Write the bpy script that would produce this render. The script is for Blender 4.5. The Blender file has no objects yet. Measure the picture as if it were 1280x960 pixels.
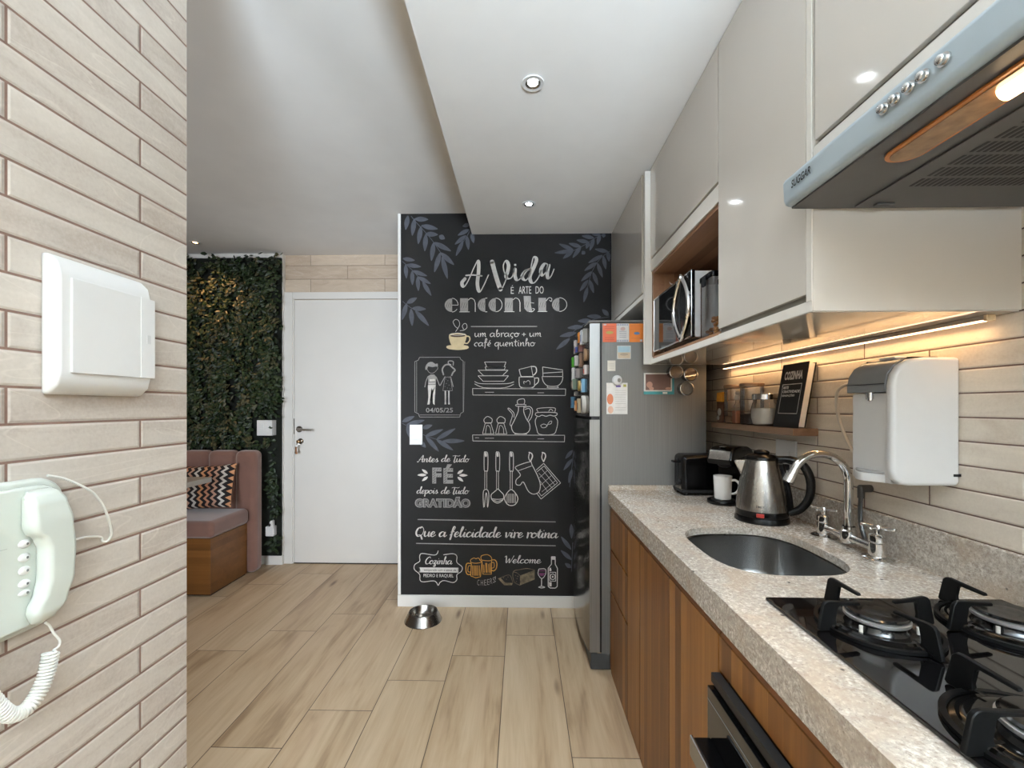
import bpy, bmesh, math, random
from mathutils import Vector, Matrix
random.seed(7)
C = bpy.context.scene.collection
PI = math.pi

# ---------------------------------------------------------------- camera, world, lights, exposure
F_PX = 548.0
YAW = math.atan(12 / F_PX)
cam_d = bpy.data.cameras.new('camera'); cam = bpy.data.objects.new('camera', cam_d); C.objects.link(cam)
cam.location = (0, 0, 1.30); cam.rotation_euler = (PI / 2, 0, YAW)
cam_d.sensor_width = 36; cam_d.lens = F_PX / 1280 * 36; cam_d.shift_y = 28 / 1280
cam_d.clip_start = 0.02
bpy.context.scene.camera = cam
vs = bpy.context.scene.view_settings
vs.view_transform = 'Standard'; vs.look = 'None'; vs.gamma = 1; vs.exposure = 0.97; vs.use_curve_mapping = False
bpy.context.scene.cycles.max_bounces = 10
bpy.context.scene.cycles.diffuse_bounces = 5
bpy.context.scene.cycles.glossy_bounces = 5
bpy.context.scene.cycles.transparent_max_bounces = 16
bpy.context.scene.cycles.sample_clamp_indirect = 4
bpy.context.scene.cycles.caustics_reflective = False
bpy.context.scene.cycles.caustics_refractive = False
w = bpy.data.worlds.new('world'); bpy.context.scene.world = w; w.use_nodes = True
w.node_tree.nodes['Background'].inputs[0].default_value = (0.75, 0.85, 1.0, 1)
w.node_tree.nodes['Background'].inputs[1].default_value = 0.6

def area_light(name, loc, rot, sx, sy, power, col, spread=PI):
    d = bpy.data.lights.new(name, 'AREA'); d.shape = 'RECTANGLE'; d.size = sx; d.size_y = sy
    d.energy = power; d.color = col; d.spread = spread
    o = bpy.data.objects.new(name, d); C.objects.link(o); o.location = loc; o.rotation_euler = rot
    return o
# added upward fill for the ceiling; daylight through the living window behind the camera
area_light('daylight_kitchen_window', (0.60, -2.40, 1.5), (PI / 2 + 1.15, 0, 0), .8, 1.2, 350, (0.70, 0.855, 1.0), 2.12)
area_light('daylight_living_window', (-1.52, -2.42, 1.3), (PI / 2, 0, math.radians(-3)), 1.0, 1.9, 13.5, (0.84, 0.92, 1.0), 1.1)
SPOT_W = 19
LED_W = .5
HOOD_W = 1.2
WARM_W = 9

# ---------------------------------------------------------------- small helpers
def srgb(r, g, b):
    f = lambda v: (v / 12.92 if v <= .04045 else ((v + .055) / 1.055) ** 2.4)
    return (f(r / 255), f(g / 255), f(b / 255), 1)
WM = {}
def wm(o):
    return WM.get(o.name, Matrix.Identity(4)) if o else Matrix.Identity(4)
def thing(name, label, cat, loc=(0, 0, 0), rotz=0, group=None):
    o = bpy.data.objects.new(name, None); C.objects.link(o)
    o.location = loc; o.rotation_euler = (0, 0, rotz); o['label'] = label; o['category'] = cat
    o.empty_display_size = .05
    if group: o['group'] = group
    WM[o.name] = Matrix.Translation(loc) @ Matrix.Rotation(rotz, 4, 'Z')
    return o
def tag(o, label, cat, group=None, kind=None):
    o['label'] = label; o['category'] = cat
    if group: o['group'] = group
    if kind: o['kind'] = kind
    return o
def copy_tree(o, loc, rotz, label, group=None):
    r = o.copy(); C.objects.link(r); r.location = loc; r.rotation_euler = (0, 0, rotz); r['label'] = label
    if group: r['group'] = group
    for ch in o.children:
        c = ch.copy(); C.objects.link(c); c.parent = r
        for g in ch.children:
            d = g.copy(); C.objects.link(d); d.parent = c
    return r

def catmull(pts, n=6, closed=False):
    P = [Vector(p) for p in pts]
    if len(P) < 3 and not closed: return P
    out = []; m = len(P)
    rng = range(m) if closed else range(m - 1)
    for i in rng:
        if closed: a, b, c, d = P[(i - 1) % m], P[i], P[(i + 1) % m], P[(i + 2) % m]
        else:
            b, c = P[i], P[i + 1]
            a = P[i - 1] if i > 0 else b * 2 - c
            d = P[i + 2] if i + 2 < m else c * 2 - b
        for k in range(n):
            t = k / n
            out.append(.5 * ((2 * b) + (c - a) * t + (2 * a - 5 * b + 4 * c - d) * t * t + (3 * b - a - 3 * c + d) * t ** 3))
    if not closed: out.append(P[-1])
    return out
def rrect(x0, x1, y0, y1, r, n=5):
    out = []
    for cx, cy, a0 in ((x1 - r, y1 - r, 0), (x0 + r, y1 - r, 90), (x0 + r, y0 + r, 180), (x1 - r, y0 + r, 270)):
        for k in range(n + 1):
            a = math.radians(a0 + 90 * k / n); out.append((cx + r * math.cos(a), cy + r * math.sin(a)))
    return out

class MB:
    def __init__(s): s.bm = bmesh.new()
    def _merge(s, b, M=None):
        if M is not None: bmesh.ops.transform(b, matrix=M, verts=b.verts)
        me = bpy.data.meshes.new('tmp'); b.to_mesh(me); b.free(); s.bm.from_mesh(me); bpy.data.meshes.remove(me); return s
    def box(s, x0, x1, y0, y1, z0, z1, bev=0, seg=2, M=None):
        b = bmesh.new(); bmesh.ops.create_cube(b, size=1)
        for v in b.verts:
            v.co = ((x0 + x1) / 2 + v.co.x * (x1 - x0), (y0 + y1) / 2 + v.co.y * (y1 - y0), (z0 + z1) / 2 + v.co.z * (z1 - z0))
        if bev: bmesh.ops.bevel(b, geom=b.edges[:], offset=bev, segments=seg, profile=.5, affect='EDGES')
        return s._merge(b, M)
    def cyl(s, p0, p1, r0, r1=None, seg=24, M=None, caps=True):
        r1 = r0 if r1 is None else r1
        p0, p1 = Vector(p0), Vector(p1); d = p1 - p0
        b = bmesh.new(); bmesh.ops.create_cone(b, cap_ends=caps, segments=seg, radius1=r0, radius2=r1, depth=d.length)
        q = Vector((0, 0, 1)).rotation_difference(d.normalized())
        bmesh.ops.transform(b, matrix=Matrix.Translation((p0 + p1) / 2) @ q.to_matrix().to_4x4(), verts=b.verts)
        return s._merge(b, M)
    def ball(s, c, r, sc=(1, 1, 1), seg=16, M=None):
        b = bmesh.new(); bmesh.ops.create_uvsphere(b, u_segments=seg, v_segments=max(6, seg // 2), radius=r)
        for v in b.verts: v.co = (c[0] + v.co.x * sc[0], c[1] + v.co.y * sc[1], c[2] + v.co.z * sc[2])
        return s._merge(b, M)
    def lathe(s, prof, c=(0, 0, 0), seg=40, M=None):
        b = bmesh.new(); rings = []
        for r, z in prof:
            if r < 1e-6: rings.append([b.verts.new((c[0], c[1], c[2] + z))])
            else: rings.append([b.verts.new((c[0] + r * math.cos(2 * PI * k / seg), c[1] + r * math.sin(2 * PI * k / seg), c[2] + z)) for k in range(seg)])
        for A, B in zip(rings, rings[1:]):
            for k in range(seg):
                k2 = (k + 1) % seg
                f = [A[k % len(A)], A[k2 % len(A)], B[k2 % len(B)], B[k % len(B)]]
                u = []
                for v in f:
                    if v not in u: u.append(v)
                if len(u) > 2:
                    try: b.faces.new(u)
                    except ValueError: pass
        bmesh.ops.recalc_face_normals(b, faces=b.faces)
        return s._merge(b, M)
    def tube(s, pts, r, seg=10, M=None, caps=True, smooth=0, closed=False, flat=None):
        P = catmull(pts, smooth, closed) if smooth else [Vector(p) for p in pts]
        R = r if isinstance(r, (list, tuple)) else [r] * len(P)
        if len(R) != len(P):
            R = [R[min(len(R) - 1, int(i * len(R) / len(P)))] for i in range(len(P))]
        b = bmesh.new(); rings = []; n = len(P); up = None
        for i in range(n):
            if closed: t = (P[(i + 1) % n] - P[i - 1]).normalized()
            else: t = (P[min(i + 1, n - 1)] - P[max(i - 1, 0)]).normalized()
            if up is None:
                up = Vector((0, 0, 1)) if abs(t.z) < .9 else Vector((1, 0, 0))
            x = t.cross(up).normalized(); up = x.cross(t).normalized()
            fx = flat or (1, 1)
            rings.append([b.verts.new(P[i] + x * math.cos(2 * PI * k / seg) * R[i] * fx[0] + up * math.sin(2 * PI * k / seg) * R[i] * fx[1]) for k in range(seg)])
        for i in range(n if closed else n - 1):
            A, B = rings[i], rings[(i + 1) % n]
            for k in range(seg): b.faces.new((A[k], A[(k + 1) % seg], B[(k + 1) % seg], B[k]))
        if caps and not closed:
            b.faces.new(rings[0]); b.faces.new(rings[-1])
        bmesh.ops.recalc_face_normals(b, faces=b.faces)
        return s._merge(b, M)
    def prism(s, poly, axis, lo, hi, bev=0, seg=2, M=None):
        # poly lies in the two other axes, in x,y,z order
        b = bmesh.new()
        def pt(p, h):
            return {'x': (h, p[0], p[1]), 'y': (p[0], h, p[1]), 'z': (p[0], p[1], h)}[axis]
        a = [b.verts.new(pt(p, lo)) for p in poly]; f = b.faces.new(a)
        r = bmesh.ops.extrude_face_region(b, geom=[f])
        vs_ = [g for g in r['geom'] if isinstance(g, bmesh.types.BMVert)]
        d = {'x': (hi - lo, 0, 0), 'y': (0, hi - lo, 0), 'z': (0, 0, hi - lo)}[axis]
        bmesh.ops.translate(b, vec=d, verts=vs_)
        bmesh.ops.recalc_face_normals(b, faces=b.faces)
        if bev:
            es = [e for e in b.edges if len(e.link_faces) == 2 and e.calc_face_angle(0) > .6]
            bmesh.ops.bevel(b, geom=es, offset=bev, segments=seg, profile=.5, affect='EDGES')
        return s._merge(b, M)
    def quad(s, *p):
        s.bm.faces.new([s.bm.verts.new(q) for q in p]); return s
    def build(s, name, m, parent=None, world=False, sharp=35, flat=False):
        bm = s.bm
        if world and parent is not None:
            bmesh.ops.transform(bm, matrix=wm(parent).inverted(), verts=bm.verts)
        lim = math.radians(sharp)
        for e in bm.edges: e.smooth = not (len(e.link_faces) == 2 and e.calc_face_angle(0) > lim)
        for f in bm.faces: f.smooth = not flat
        me = bpy.data.meshes.new(name); bm.to_mesh(me); bm.free()
        if m is not None: me.materials.append(m)
        o = bpy.data.objects.new(name, me); C.objects.link(o)
        if not flat and len(me.polygons) < 4000:
            w_ = o.modifiers.new('weighted_normals', 'WEIGHTED_NORMAL'); w_.keep_sharp = True; w_.weight = 80
        if parent is not None:
            o.parent = parent; WM[o.name] = wm(parent).copy()
        return o
def struct(name, mb, m, parent=None, **k):
    o = mb.build(name, m, parent, **k)
    if parent is None: o['kind'] = 'structure'
    return o

# ---------------------------------------------------------------- materials
class NT:
    def __init__(s, name):
        s.m = bpy.data.materials.new(name); s.m.use_nodes = True; s.t = s.m.node_tree
        s.p = s.t.nodes['Principled BSDF']; s.tc = None
    def n(s, t, **k):
        x = s.t.nodes.new(t)
        for a, b in k.items(): setattr(x, a, b)
        return x
    def put(s, sock, v):
        if isinstance(v, bpy.types.NodeSocket): s.t.links.new(v, sock)
        elif v is not None:
            sock.default_value = v
    def math(s, op, a, b=None, c=None):
        x = s.n('ShaderNodeMath', operation=op); s.put(x.inputs[0], a); s.put(x.inputs[1], b)
        if c is not None: s.put(x.inputs[2], c)
        return x.outputs[0]
    def obj(s):
        if s.tc is None: s.tc = s.n('ShaderNodeTexCoord')
        return s.tc.outputs['Object']
    def xyz(s, v=None):
        x = s.n('ShaderNodeSeparateXYZ'); s.put(x.inputs[0], v or s.obj()); return x.outputs
    def comb(s, a=0., b=0., c=0.):
        x = s.n('ShaderNodeCombineXYZ')
        for i, v in enumerate((a, b, c)): s.put(x.inputs[i], v)
        return x.outputs[0]
    def scale(s, v, sc):
        x = s.n('ShaderNodeVectorMath', operation='MULTIPLY'); s.put(x.inputs[0], v); x.inputs[1].default_value = sc; return x.outputs[0]
    def add(s, v, u):
        x = s.n('ShaderNodeVectorMath', operation='ADD'); s.put(x.inputs[0], v); s.put(x.inputs[1], u); return x.outputs[0]
    def noise(s, v, scale=5., detail=3., rough=.5, dist=0.):
        x = s.n('ShaderNodeTexNoise'); s.put(x.inputs['Vector'], v); x.inputs['Scale'].default_value = scale
        x.inputs['Detail'].default_value = detail; x.inputs['Roughness'].default_value = rough; x.inputs['Distortion'].default_value = dist
        return x.outputs['Fac']
    def white(s, v):
        x = s.n('ShaderNodeTexWhiteNoise'); x.noise_dimensions = '3D'; s.put(x.inputs['Vector'], v); return x.outputs['Value'], x.outputs['Color']
    def ramp(s, f, stops, interp='LINEAR'):
        x = s.n('ShaderNodeValToRGB'); s.put(x.inputs[0], f); r = x.color_ramp; r.interpolation = interp
        while len(r.elements) < len(stops): r.elements.new(.5)
        for e, (p, c) in zip(r.elements, stops):
            e.position = p; e.color = c
        return x.outputs[0]
    def mix(s, f, a, b, mode='MIX'):
        x = s.n('ShaderNodeMix', data_type='RGBA', blend_type=mode); s.put(x.inputs[0], f); s.put(x.inputs[6], a); s.put(x.inputs[7], b); return x.outputs[2]
    def smooth(s, v, lo, hi):
        x = s.n('ShaderNodeMapRange', interpolation_type='SMOOTHSTEP'); s.put(x.inputs[0], v)
        x.inputs[1].default_value = lo; x.inputs[2].default_value = hi; return x.outputs[0]
    def bump(s, h, strength=.3, dist=.01):
        x = s.n('ShaderNodeBump'); x.inputs['Strength'].default_value = strength; x.inputs['Distance'].default_value = dist
        s.put(x.inputs['Height'], h); s.t.links.new(x.outputs[0], s.p.inputs['Normal'])
    def set(s, **k):
        for a, v in k.items(): s.put(s.p.inputs[a.replace('_', ' ')], v)
        return s.m

def plain(name, col, rough=.5, metal=0., var=.04, scale=30., **k):
    """one colour with a slight procedural mottling"""
    t = NT(name)
    f = t.noise(t.obj(), scale, 3)
    d = tuple(max(0, c * (1 - var * 2.2)) for c in col[:3]) + (1,); b = tuple(min(1, c * (1 + var)) for c in col[:3]) + (1,)
    t.set(Base_Color=t.ramp(f, [(.3, d), (.7, b)]), Roughness=rough, Metallic=metal)
    for a, v in k.items(): t.put(t.p.inputs[a.replace('_', ' ')], v)
    return t.m
def brushed(name, col, rough, axis, metal=1., sc=300, amt=.12):
    t = NT(name); st = [sc, sc, sc]; st[axis] = 2.
    f = t.noise(t.scale(t.obj(), st), 1., 2)
    r = t.n('ShaderNodeMapRange'); t.put(r.inputs[0], f); r.inputs[3].default_value = rough - amt; r.inputs[4].default_value = rough + amt
    d = tuple(c * .85 for c in col[:3]) + (1,)
    return t.set(Base_Color=t.ramp(f, [(.35, d), (.65, col)]), Roughness=r.outputs[0], Metallic=metal)
def emit(name, col, strength):
    t = NT(name); return t.set(Base_Color=col, Emission_Color=col, Emission_Strength=strength)
def glass(name, col=(1, 1, 1, 1), rough=0.):
    # clear pane or jar wall: thin dielectric that lets light through
    t = NT(name); nodes = t.t.nodes
    tr = t.n('ShaderNodeBsdfTransparent'); tr.inputs[0].default_value = col
    gl = t.n('ShaderNodeBsdfGlossy'); gl.inputs['Roughness'].default_value = rough + .02
    fr = t.n('ShaderNodeFresnel'); fr.inputs[0].default_value = 1.45
    ns = t.noise(t.obj(), 8, 2)
    mx = t.n('ShaderNodeMixShader'); k = t.math('ADD', t.math('MULTIPLY', fr.outputs[0], .9), t.math('MULTIPLY', ns, .03))
    t.t.links.new(k, mx.inputs[0]); t.t.links.new(tr.outputs[0], mx.inputs[1]); t.t.links.new(gl.outputs[0], mx.inputs[2])
    t.t.links.new(mx.outputs[0], t.t.nodes['Material Output'].inputs[0]); return t.m

def tiles(name, ua, u0, v0, L, H, g=.0028, base=(208, 200, 189), dark=(192, 181, 169), grout=(112, 86, 74)):
    """thin long bricks laid half-bond; ua = axis along the wall"""
    t = NT(name); o = t.xyz(); u = o[ua]; v = o[2]
    rv = t.math('DIVIDE', t.math('SUBTRACT', v, v0), H); row = t.math('FLOOR', rv)
    odd = t.math('FLOORED_MODULO', row, 2.)
    uu = t.math('ADD', t.math('DIVIDE', t.math('SUBTRACT', u, u0), L), t.math('MULTIPLY', odd, .5)); col = t.math('FLOOR', uu)
    fu = t.math('MULTIPLY', t.math('FRACT', uu), L); fv = t.math('MULTIPLY', t.math('FRACT', rv), H)
    d = t.math('MINIMUM', t.math('MINIMUM', fu, t.math('SUBTRACT', L, fu)), t.math('MINIMUM', fv, t.math('SUBTRACT', H, fv)))
    key = t.comb(row, col, 3.); wv, wc = t.white(key)
    p = t.add(t.comb(t.math('MULTIPLY', u, 5.), t.math('MULTIPLY', v, 22.), 0.), t.scale(wc, (60, 60, 60)))
    n1 = t.noise(p, 1., 4, .55, 1.2); n2 = t.noise(t.obj(), 180, 3)
    shade = t.math('ADD', t.math('MULTIPLY', n1, .45), t.math('ADD', t.math('MULTIPLY', wv, .18), t.math('MULTIPLY', n2, .22)))
    c = t.ramp(shade, [(.27, srgb(*dark)), (.42, srgb(*base)), (.62, srgb(min(255, base[0] + 14), base[1] + 15, base[2] + 15))])
    vein = t.smooth(t.math('ABSOLUTE', t.math('SUBTRACT', t.noise(t.scale(p, (.35, .35, .35)), 1., 2, .5, 2.), .5)), .0, .012)
    c = t.mix(t.math('SUBTRACT', .25, t.math('MULTIPLY', vein, .25)), c, srgb(222, 214, 203))
    m = t.smooth(d, g * .45, g * .75)
    gc = t.mix(n2, srgb(*grout), srgb(grout[0] - 28, grout[1] - 24, grout[2] - 20))
    t.bump(t.math('ADD', t.smooth(d, g * .3, g * 1.9), t.math('MULTIPLY', n2, .10)), .55, .003)
    return t.set(Base_Color=t.mix(m, gc, c), Roughness=.62)
def floor_mat():
    t = NT('floor_planks'); o = t.xyz(); W = .2745; L = 1.0725
    rx = t.math('DIVIDE', t.math('SUBTRACT', o[0], .1865), W); row = t.math('FLOOR', rx)
    ry = t.math('DIVIDE', t.math('SUBTRACT', t.math('SUBTRACT', o[1], 2.70), t.math('MULTIPLY', row, .2105)), L); idx = t.math('FLOOR', ry)
    fx = t.math('MULTIPLY', t.math('FRACT', rx), W); fy = t.math('MULTIPLY', t.math('FRACT', ry), L)
    d = t.math('MINIMUM', t.math('MINIMUM', fx, t.math('SUBTRACT', W, fx)), t.math('MINIMUM', fy, t.math('SUBTRACT', L, fy)))
    wv, wc = t.white(t.comb(row, idx, 1.))
    p = t.add(t.comb(t.math('MULTIPLY', o[0], 9.), t.math('MULTIPLY', o[1], 1.3), 0.), t.scale(wc, (40, 40, 40)))
    n1 = t.noise(p, 1., 4, .55, .8); n2 = t.noise(t.scale(p, (6, 2.2, 1)), 1., 3, .6, .3)
    n3 = t.noise(t.scale(p, (.7, .8, 1)), 1., 2)
    s = t.math('ADD', t.math('MULTIPLY', n1, .62), t.math('ADD', t.math('MULTIPLY', n2, .26), t.math('MULTIPLY', wv, .12)))
    c = t.ramp(s, [(.34, srgb(146, 120, 92)), (.45, srgb(179, 154, 123)), (.56, srgb(192, 169, 139)), (.7, srgb(203, 182, 154))])
    c = t.mix(t.math('MULTIPLY', t.smooth(n3, .52, .8), .6), c, srgb(190, 164, 136), 'MIX')
    # small knots
    v = t.n('ShaderNodeTexVoronoi'); t.put(v.inputs['Vector'], t.scale(p, (.55, .9, 1))); v.inputs['Scale'].default_value = 1.
    kn = t.smooth(v.outputs['Distance'], .02, .11)
    c = t.mix(kn, srgb(122, 98, 76), c)
    m = t.smooth(d, .0011, .0021)
    t.bump(t.math('ADD', t.smooth(d, .0006, .003), t.math('MULTIPLY', n2, .15)), .25, .002)
    return t.set(Base_Color=t.mix(m, srgb(70, 54, 40), c), Roughness=t.math('ADD', .34, t.math('MULTIPLY', n2, .16)))
def wood(name, cols, axis=2, across=1, rough=.42, strip=.045, fine=70.):
    """veneer: tone strips across, grain stretched along `axis`"""
    t = NT(name); o = t.xyz()
    st = [fine, fine, fine]; st[axis] = fine * .05
    jig = t.math('MULTIPLY', t.noise(t.scale(t.obj(), (3, 3, 3)), 1., 2), .012)
    a = t.math('DIVIDE', t.math('ADD', o[across], 3.017), strip)
    sv, sc_ = t.white(t.comb(t.math('FLOOR', a), 2., 5.))
    n1 = t.noise(t.scale(t.obj(), st), 1., 4, .6, .6)
    st2 = [v * .16 for v in st]
    n2 = t.noise(t.add(t.scale(t.obj(), st2), t.scale(sc_, (9, 9, 9))), 1., 3, .5, .8)
    s = t.math('ADD', t.math('MULTIPLY', n1, .30), t.math('ADD', t.math('MULTIPLY', n2, .38), t.math('MULTIPLY', sv, .32)))
    c = t.ramp(s, [(.28, cols[0]), (.5, cols[1]), (.72, cols[2])])
    t.bump(n1, .06, .002)
    return t.set(Base_Color=c, Roughness=rough)
def granite():
    t = NT('granite'); o = t.obj()
    n1 = t.noise(o, 120, 4, .75, .4); n2 = t.noise(o, 9, 3, .5, .6); n3 = t.noise(o, 260, 2, .6); n4 = t.noise(t.add(o, (7, 3, 1)), 30, 3, .6)
    c = t.ramp(n1, [(.30, srgb(128, 116, 106)), (.43, srgb(172, 162, 150)), (.54, srgb(196, 188, 177)), (.7, srgb(216, 211, 203))])
    c = t.mix(t.smooth(n2, .45, .68), c, t.mix(n1, srgb(164, 146, 128), srgb(198, 186, 170)))
    c = t.mix(t.math('MULTIPLY', t.smooth(n4, .56, .72), .5), c, srgb(148, 130, 116))
    c = t.mix(t.math('MULTIPLY', t.smooth(n3, .60, .72), .6), c, srgb(104, 94, 88))
    v = t.n('ShaderNodeTexVoronoi'); t.put(v.inputs['Vector'], o); v.inputs['Scale'].default_value = 17.
    c = t.mix(t.smooth(v.outputs['Distance'], .05, .09), srgb(74, 68, 66), c)
    t.bump(n1, .03, .001)
    return t.set(Base_Color=c, Roughness=t.math('ADD', .16, t.math('MULTIPLY', n1, .2)))

MT = {}
MT['tile_right'] = tiles('beige_brick_tile_kitchen', 1, 1.13, 1.051 - 10 * .0559, .42, .0559, base=(219, 209, 195), dark=(204, 191, 176))
MT['tile_left'] = tiles('beige_brick_tile_entry', 1, .605, 1.868 - 30 * .054 - .054, .437, .054, g=.0032, base=(187, 178, 168), dark=(170, 158, 147), grout=(128, 100, 87))
MT['tile_door'] = tiles('beige_brick_tile_hall', 0, -1.75, 2.243, .62, .112, g=.003, base=(196, 178, 158), dark=(180, 160, 140), grout=(150, 130, 112))
MT['floor'] = floor_mat()
MT['plaster'] = plain('white_ceiling_plaster', srgb(238, 237, 235), .8, var=.012, scale=6)
MT['wallpaint'] = plain('white_wall_paint', srgb(222, 216, 208), .7, var=.012, scale=5)
MT['rear_paint'] = plain('taupe_rear_wall_paint', srgb(128, 120, 110), .7, var=.012, scale=5)
MT['white_paint'] = plain('white_satin_paint', srgb(228, 225, 220), .4, var=.008, scale=5)
MT['chalkboard'] = plain('chalkboard_paper', srgb(21, 18, 17), .6, var=.15, scale=3.5, Specular_IOR_Level=.3)
MT['lacquer'] = plain('greige_gloss_lacquer', srgb(209, 203, 194), .08, var=.006, scale=5, Coat_Weight=.6, Coat_Roughness=.04)
MT['carcass'] = plain('white_cabinet_board', srgb(226, 222, 214), .35, var=.008)
MT['groove'] = plain('shadow_gap_board', srgb(120, 116, 106), .6)
MT['walnut'] = wood('walnut_veneer_vertical', (srgb(78, 46, 17), srgb(118, 74, 32), srgb(154, 105, 50)), 2, 1)
MT['walnut_edge'] = wood('walnut_edge_band', (srgb(112, 70, 38), srgb(142, 94, 54), srgb(164, 114, 70)), 1, 2)
MT['niche_wood'] = wood('oak_niche_board', (srgb(104, 70, 46), srgb(138, 98, 68), srgb(158, 118, 86)), 1, 0)
MT['shelf_wood'] = wood('oak_shelf_wood', (srgb(104, 78, 58), srgb(138, 108, 84), srgb(160, 130, 104)), 1, 0)
MT['bench_wood'] = wood('honey_bench_veneer', (srgb(92, 55, 16), srgb(112, 70, 25), srgb(128, 84, 38)), 0, 2)
MT['granite'] = granite()
MT['steel'] = brushed('brushed_steel', srgb(168, 164, 158), .26, 2, amt=.04)
MT['steel_h'] = plain('satin_sink_steel', srgb(150, 150, 149), .27, 1., var=.02, scale=6)
MT['fridge_side'] = brushed('grey_fridge_side', srgb(124, 122, 118), .5, 2, metal=.35, amt=.02)
MT['fridge_door'] = brushed('dark_fridge_steel', srgb(132, 129, 126), .18, 2, amt=.02)
MT['fridge_edge'] = brushed('bright_fridge_edge', srgb(150, 148, 145), .36, 2, metal=.8, amt=.03)
MT['chrome'] = plain('chrome', srgb(215, 214, 212), .08, 1., var=.01)
MT['black_plastic'] = plain('black_gloss_plastic', srgb(7, 7, 8), .22, var=.1, Specular_IOR_Level=.32)
MT['black_matte'] = plain('black_matte', srgb(9, 9, 9), .55, var=.1)
MT['black_glass'] = plain('black_glass', srgb(10, 10, 11), .04, var=.02)
MT['black_enamel'] = plain('black_enamel', srgb(7, 7, 7), .16, var=.08)
MT['cast_iron'] = plain('black_cast_iron', srgb(7, 7, 7), .5, var=.2, scale=200, Specular_IOR_Level=.15)
MT['dark_metal'] = plain('dark_grey_metal', srgb(84, 83, 82), .4, .6)
MT['hood_paint'] = plain('hood_grey_blue_enamel', srgb(176, 190, 198), .30, .15, var=.01)
MT['hood_under'] = plain('hood_underside_metal', srgb(84, 83, 82), .42, .5, var=.02)
MT['white_plastic'] = plain('white_plastic', srgb(222, 222, 221), .28, var=.006)
MT['phone_plastic'] = plain('off_white_phone_plastic', srgb(206, 212, 204), .30, var=.008)
MT['grey_plastic'] = plain('grey_plastic', srgb(118, 119, 120), .35, var=.02)
MT['ceramic'] = plain('white_ceramic', srgb(230, 229, 226), .18, var=.006)
MT['velvet'] = plain('dusty_pink_velvet', srgb(124, 88, 76), .85, var=.06, scale=8, Sheen_Weight=.6)
MT['clear_glass'] = glass('clear_glass')
MT['chalk'] = plain('white_chalk_paint', srgb(214, 210, 205), .8, var=.05, scale=60)
MT['chalk_grey'] = plain('grey_chalk_paint', srgb(150, 147, 144), .8, var=.10, scale=300)
MT['chalk_dim'] = plain('dim_chalk_paint', srgb(96, 94, 93), .8, var=.10, scale=200)
MT['leaf_blue'] = plain('slate_blue_leaf_paint', srgb(76, 79, 88), .7, var=.12, scale=20)
MT['cream'] = plain('cream_cup_paint', srgb(206, 188, 150), .7, var=.05)
MT['beer'] = plain('amber_beer_paint', srgb(196, 142, 58), .7, var=.08)
MT['bread'] = plain('brown_bread_paint', srgb(122, 108, 84), .8, var=.25, scale=40)
MT['wine'] = plain('wine_red_paint', srgb(110, 46, 92), .7)
MT['coffee'] = plain('coffee_brown', srgb(70, 50, 36), .7)
def colour(n, r, g, b, rough=.45, **k):
    if n not in MT: MT[n] = plain(n, srgb(r, g, b), rough, **k)
    return MT[n]
# ---------------------------------------------------------------- the room shell
YW, YD, XR, XL = 2.842, 3.60, 1.03, -.73
ZS, ZC = 2.417, 2.555
struct('floor', MB().box(-4.7, 1.13, -2.6, 3.75, -.06, 0), MT['floor'])
struct('ceiling', MB().box(-4.7, 1.13, -2.6, 3.75, ZC, ZC + .08), MT['plaster'])
so = MB().prism([(-.353, ZC), (-.322, ZS), (1.03, ZS), (1.03, ZC)], 'y', -2.5, YW)
struct('ceiling_soffit', so, MT['plaster'])
struct('wall_right', MB().box(XR, XR + .10, -2.6, YW + .1, 0, ZC), MT['tile_right'])
wl = struct('wall_left', MB().box(XL - .13, XL, -2.5, .940, 0, ZC), MT['tile_left'])
wb = struct('wall_back', MB().box(-.793, XR, YW, YW + .10, 0, ZC), MT['chalkboard'])
struct('wall_hall', MB().box(-1.962, XR + .1, YD, YD + .12, 0, ZC), MT['tile_door'])
struct('wall_living', MB().box(-4.7, -1.962, YD - .035, YD + .12, 0, ZC), MT['white_paint'])
struct('wall_far_left', MB().box(-4.7, -4.6, -2.6, YD + .12, 0, ZC), MT['wallpaint'])
# rear wall with two window openings
rw = MB()
for a in ((-4.7, -2.1, 0, ZC), (-2.1, -.93, 2.3, ZC), (-2.1, -.93, 0, .3), (-.93, -.6, 0, ZC), (-.6, .9, 2.2, ZC), (-.6, .9, 0, .9), (.9, 1.13, 0, ZC)):
    rw.box(a[0], a[1], -2.6, -2.5, a[2], a[3])
struct('wall_rear', rw, MT['rear_paint'])
for i, (x0, x1, z0, z1) in enumerate(((-.6, .9, .9, 2.2), (-2.1, -.93, .3, 2.3))):
    xm = (x0 + x1) / 2
    fr = MB()
    for q in ((x0, x0 + .05, z0, z1), (x1 - .05, x1, z0, z1), (x0, x1, z0, z0 + .05), (x0, x1, z1 - .05, z1), (xm - .03, xm + .03, z0, z1)):
        fr.box(q[0], q[1], -2.58, -2.52, q[2], q[3], .004)
    wf = struct('window_%d' % (i + 1), fr, MT['white_paint'])
    MB().box(x0 + .04, x1 - .04, -2.553, -2.548, z0 + .04, z1 - .04).build('window_pane', MT['clear_glass'], wf)
# baseboards and trims
struct('baseboard_back', MB().box(-.806, .93, YW - .013, YW - .0005, 0, .075, .003), MT['white_paint'])
struct('baseboard_hall', MB().box(-2.10, -1.962, YD - .05, YD - .0355, 0, .075, .003), MT['white_paint'])
struct('trim_1', MB().box(-.806, -.787, YW - .004, YW + .10, .075, ZC, .002), MT['white_paint'])
struct('trim_2', MB().box(XR - .45, XR - .436, YW - .02, YW - .0005, 1.72, ZS, .001), MT['carcass'])
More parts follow.
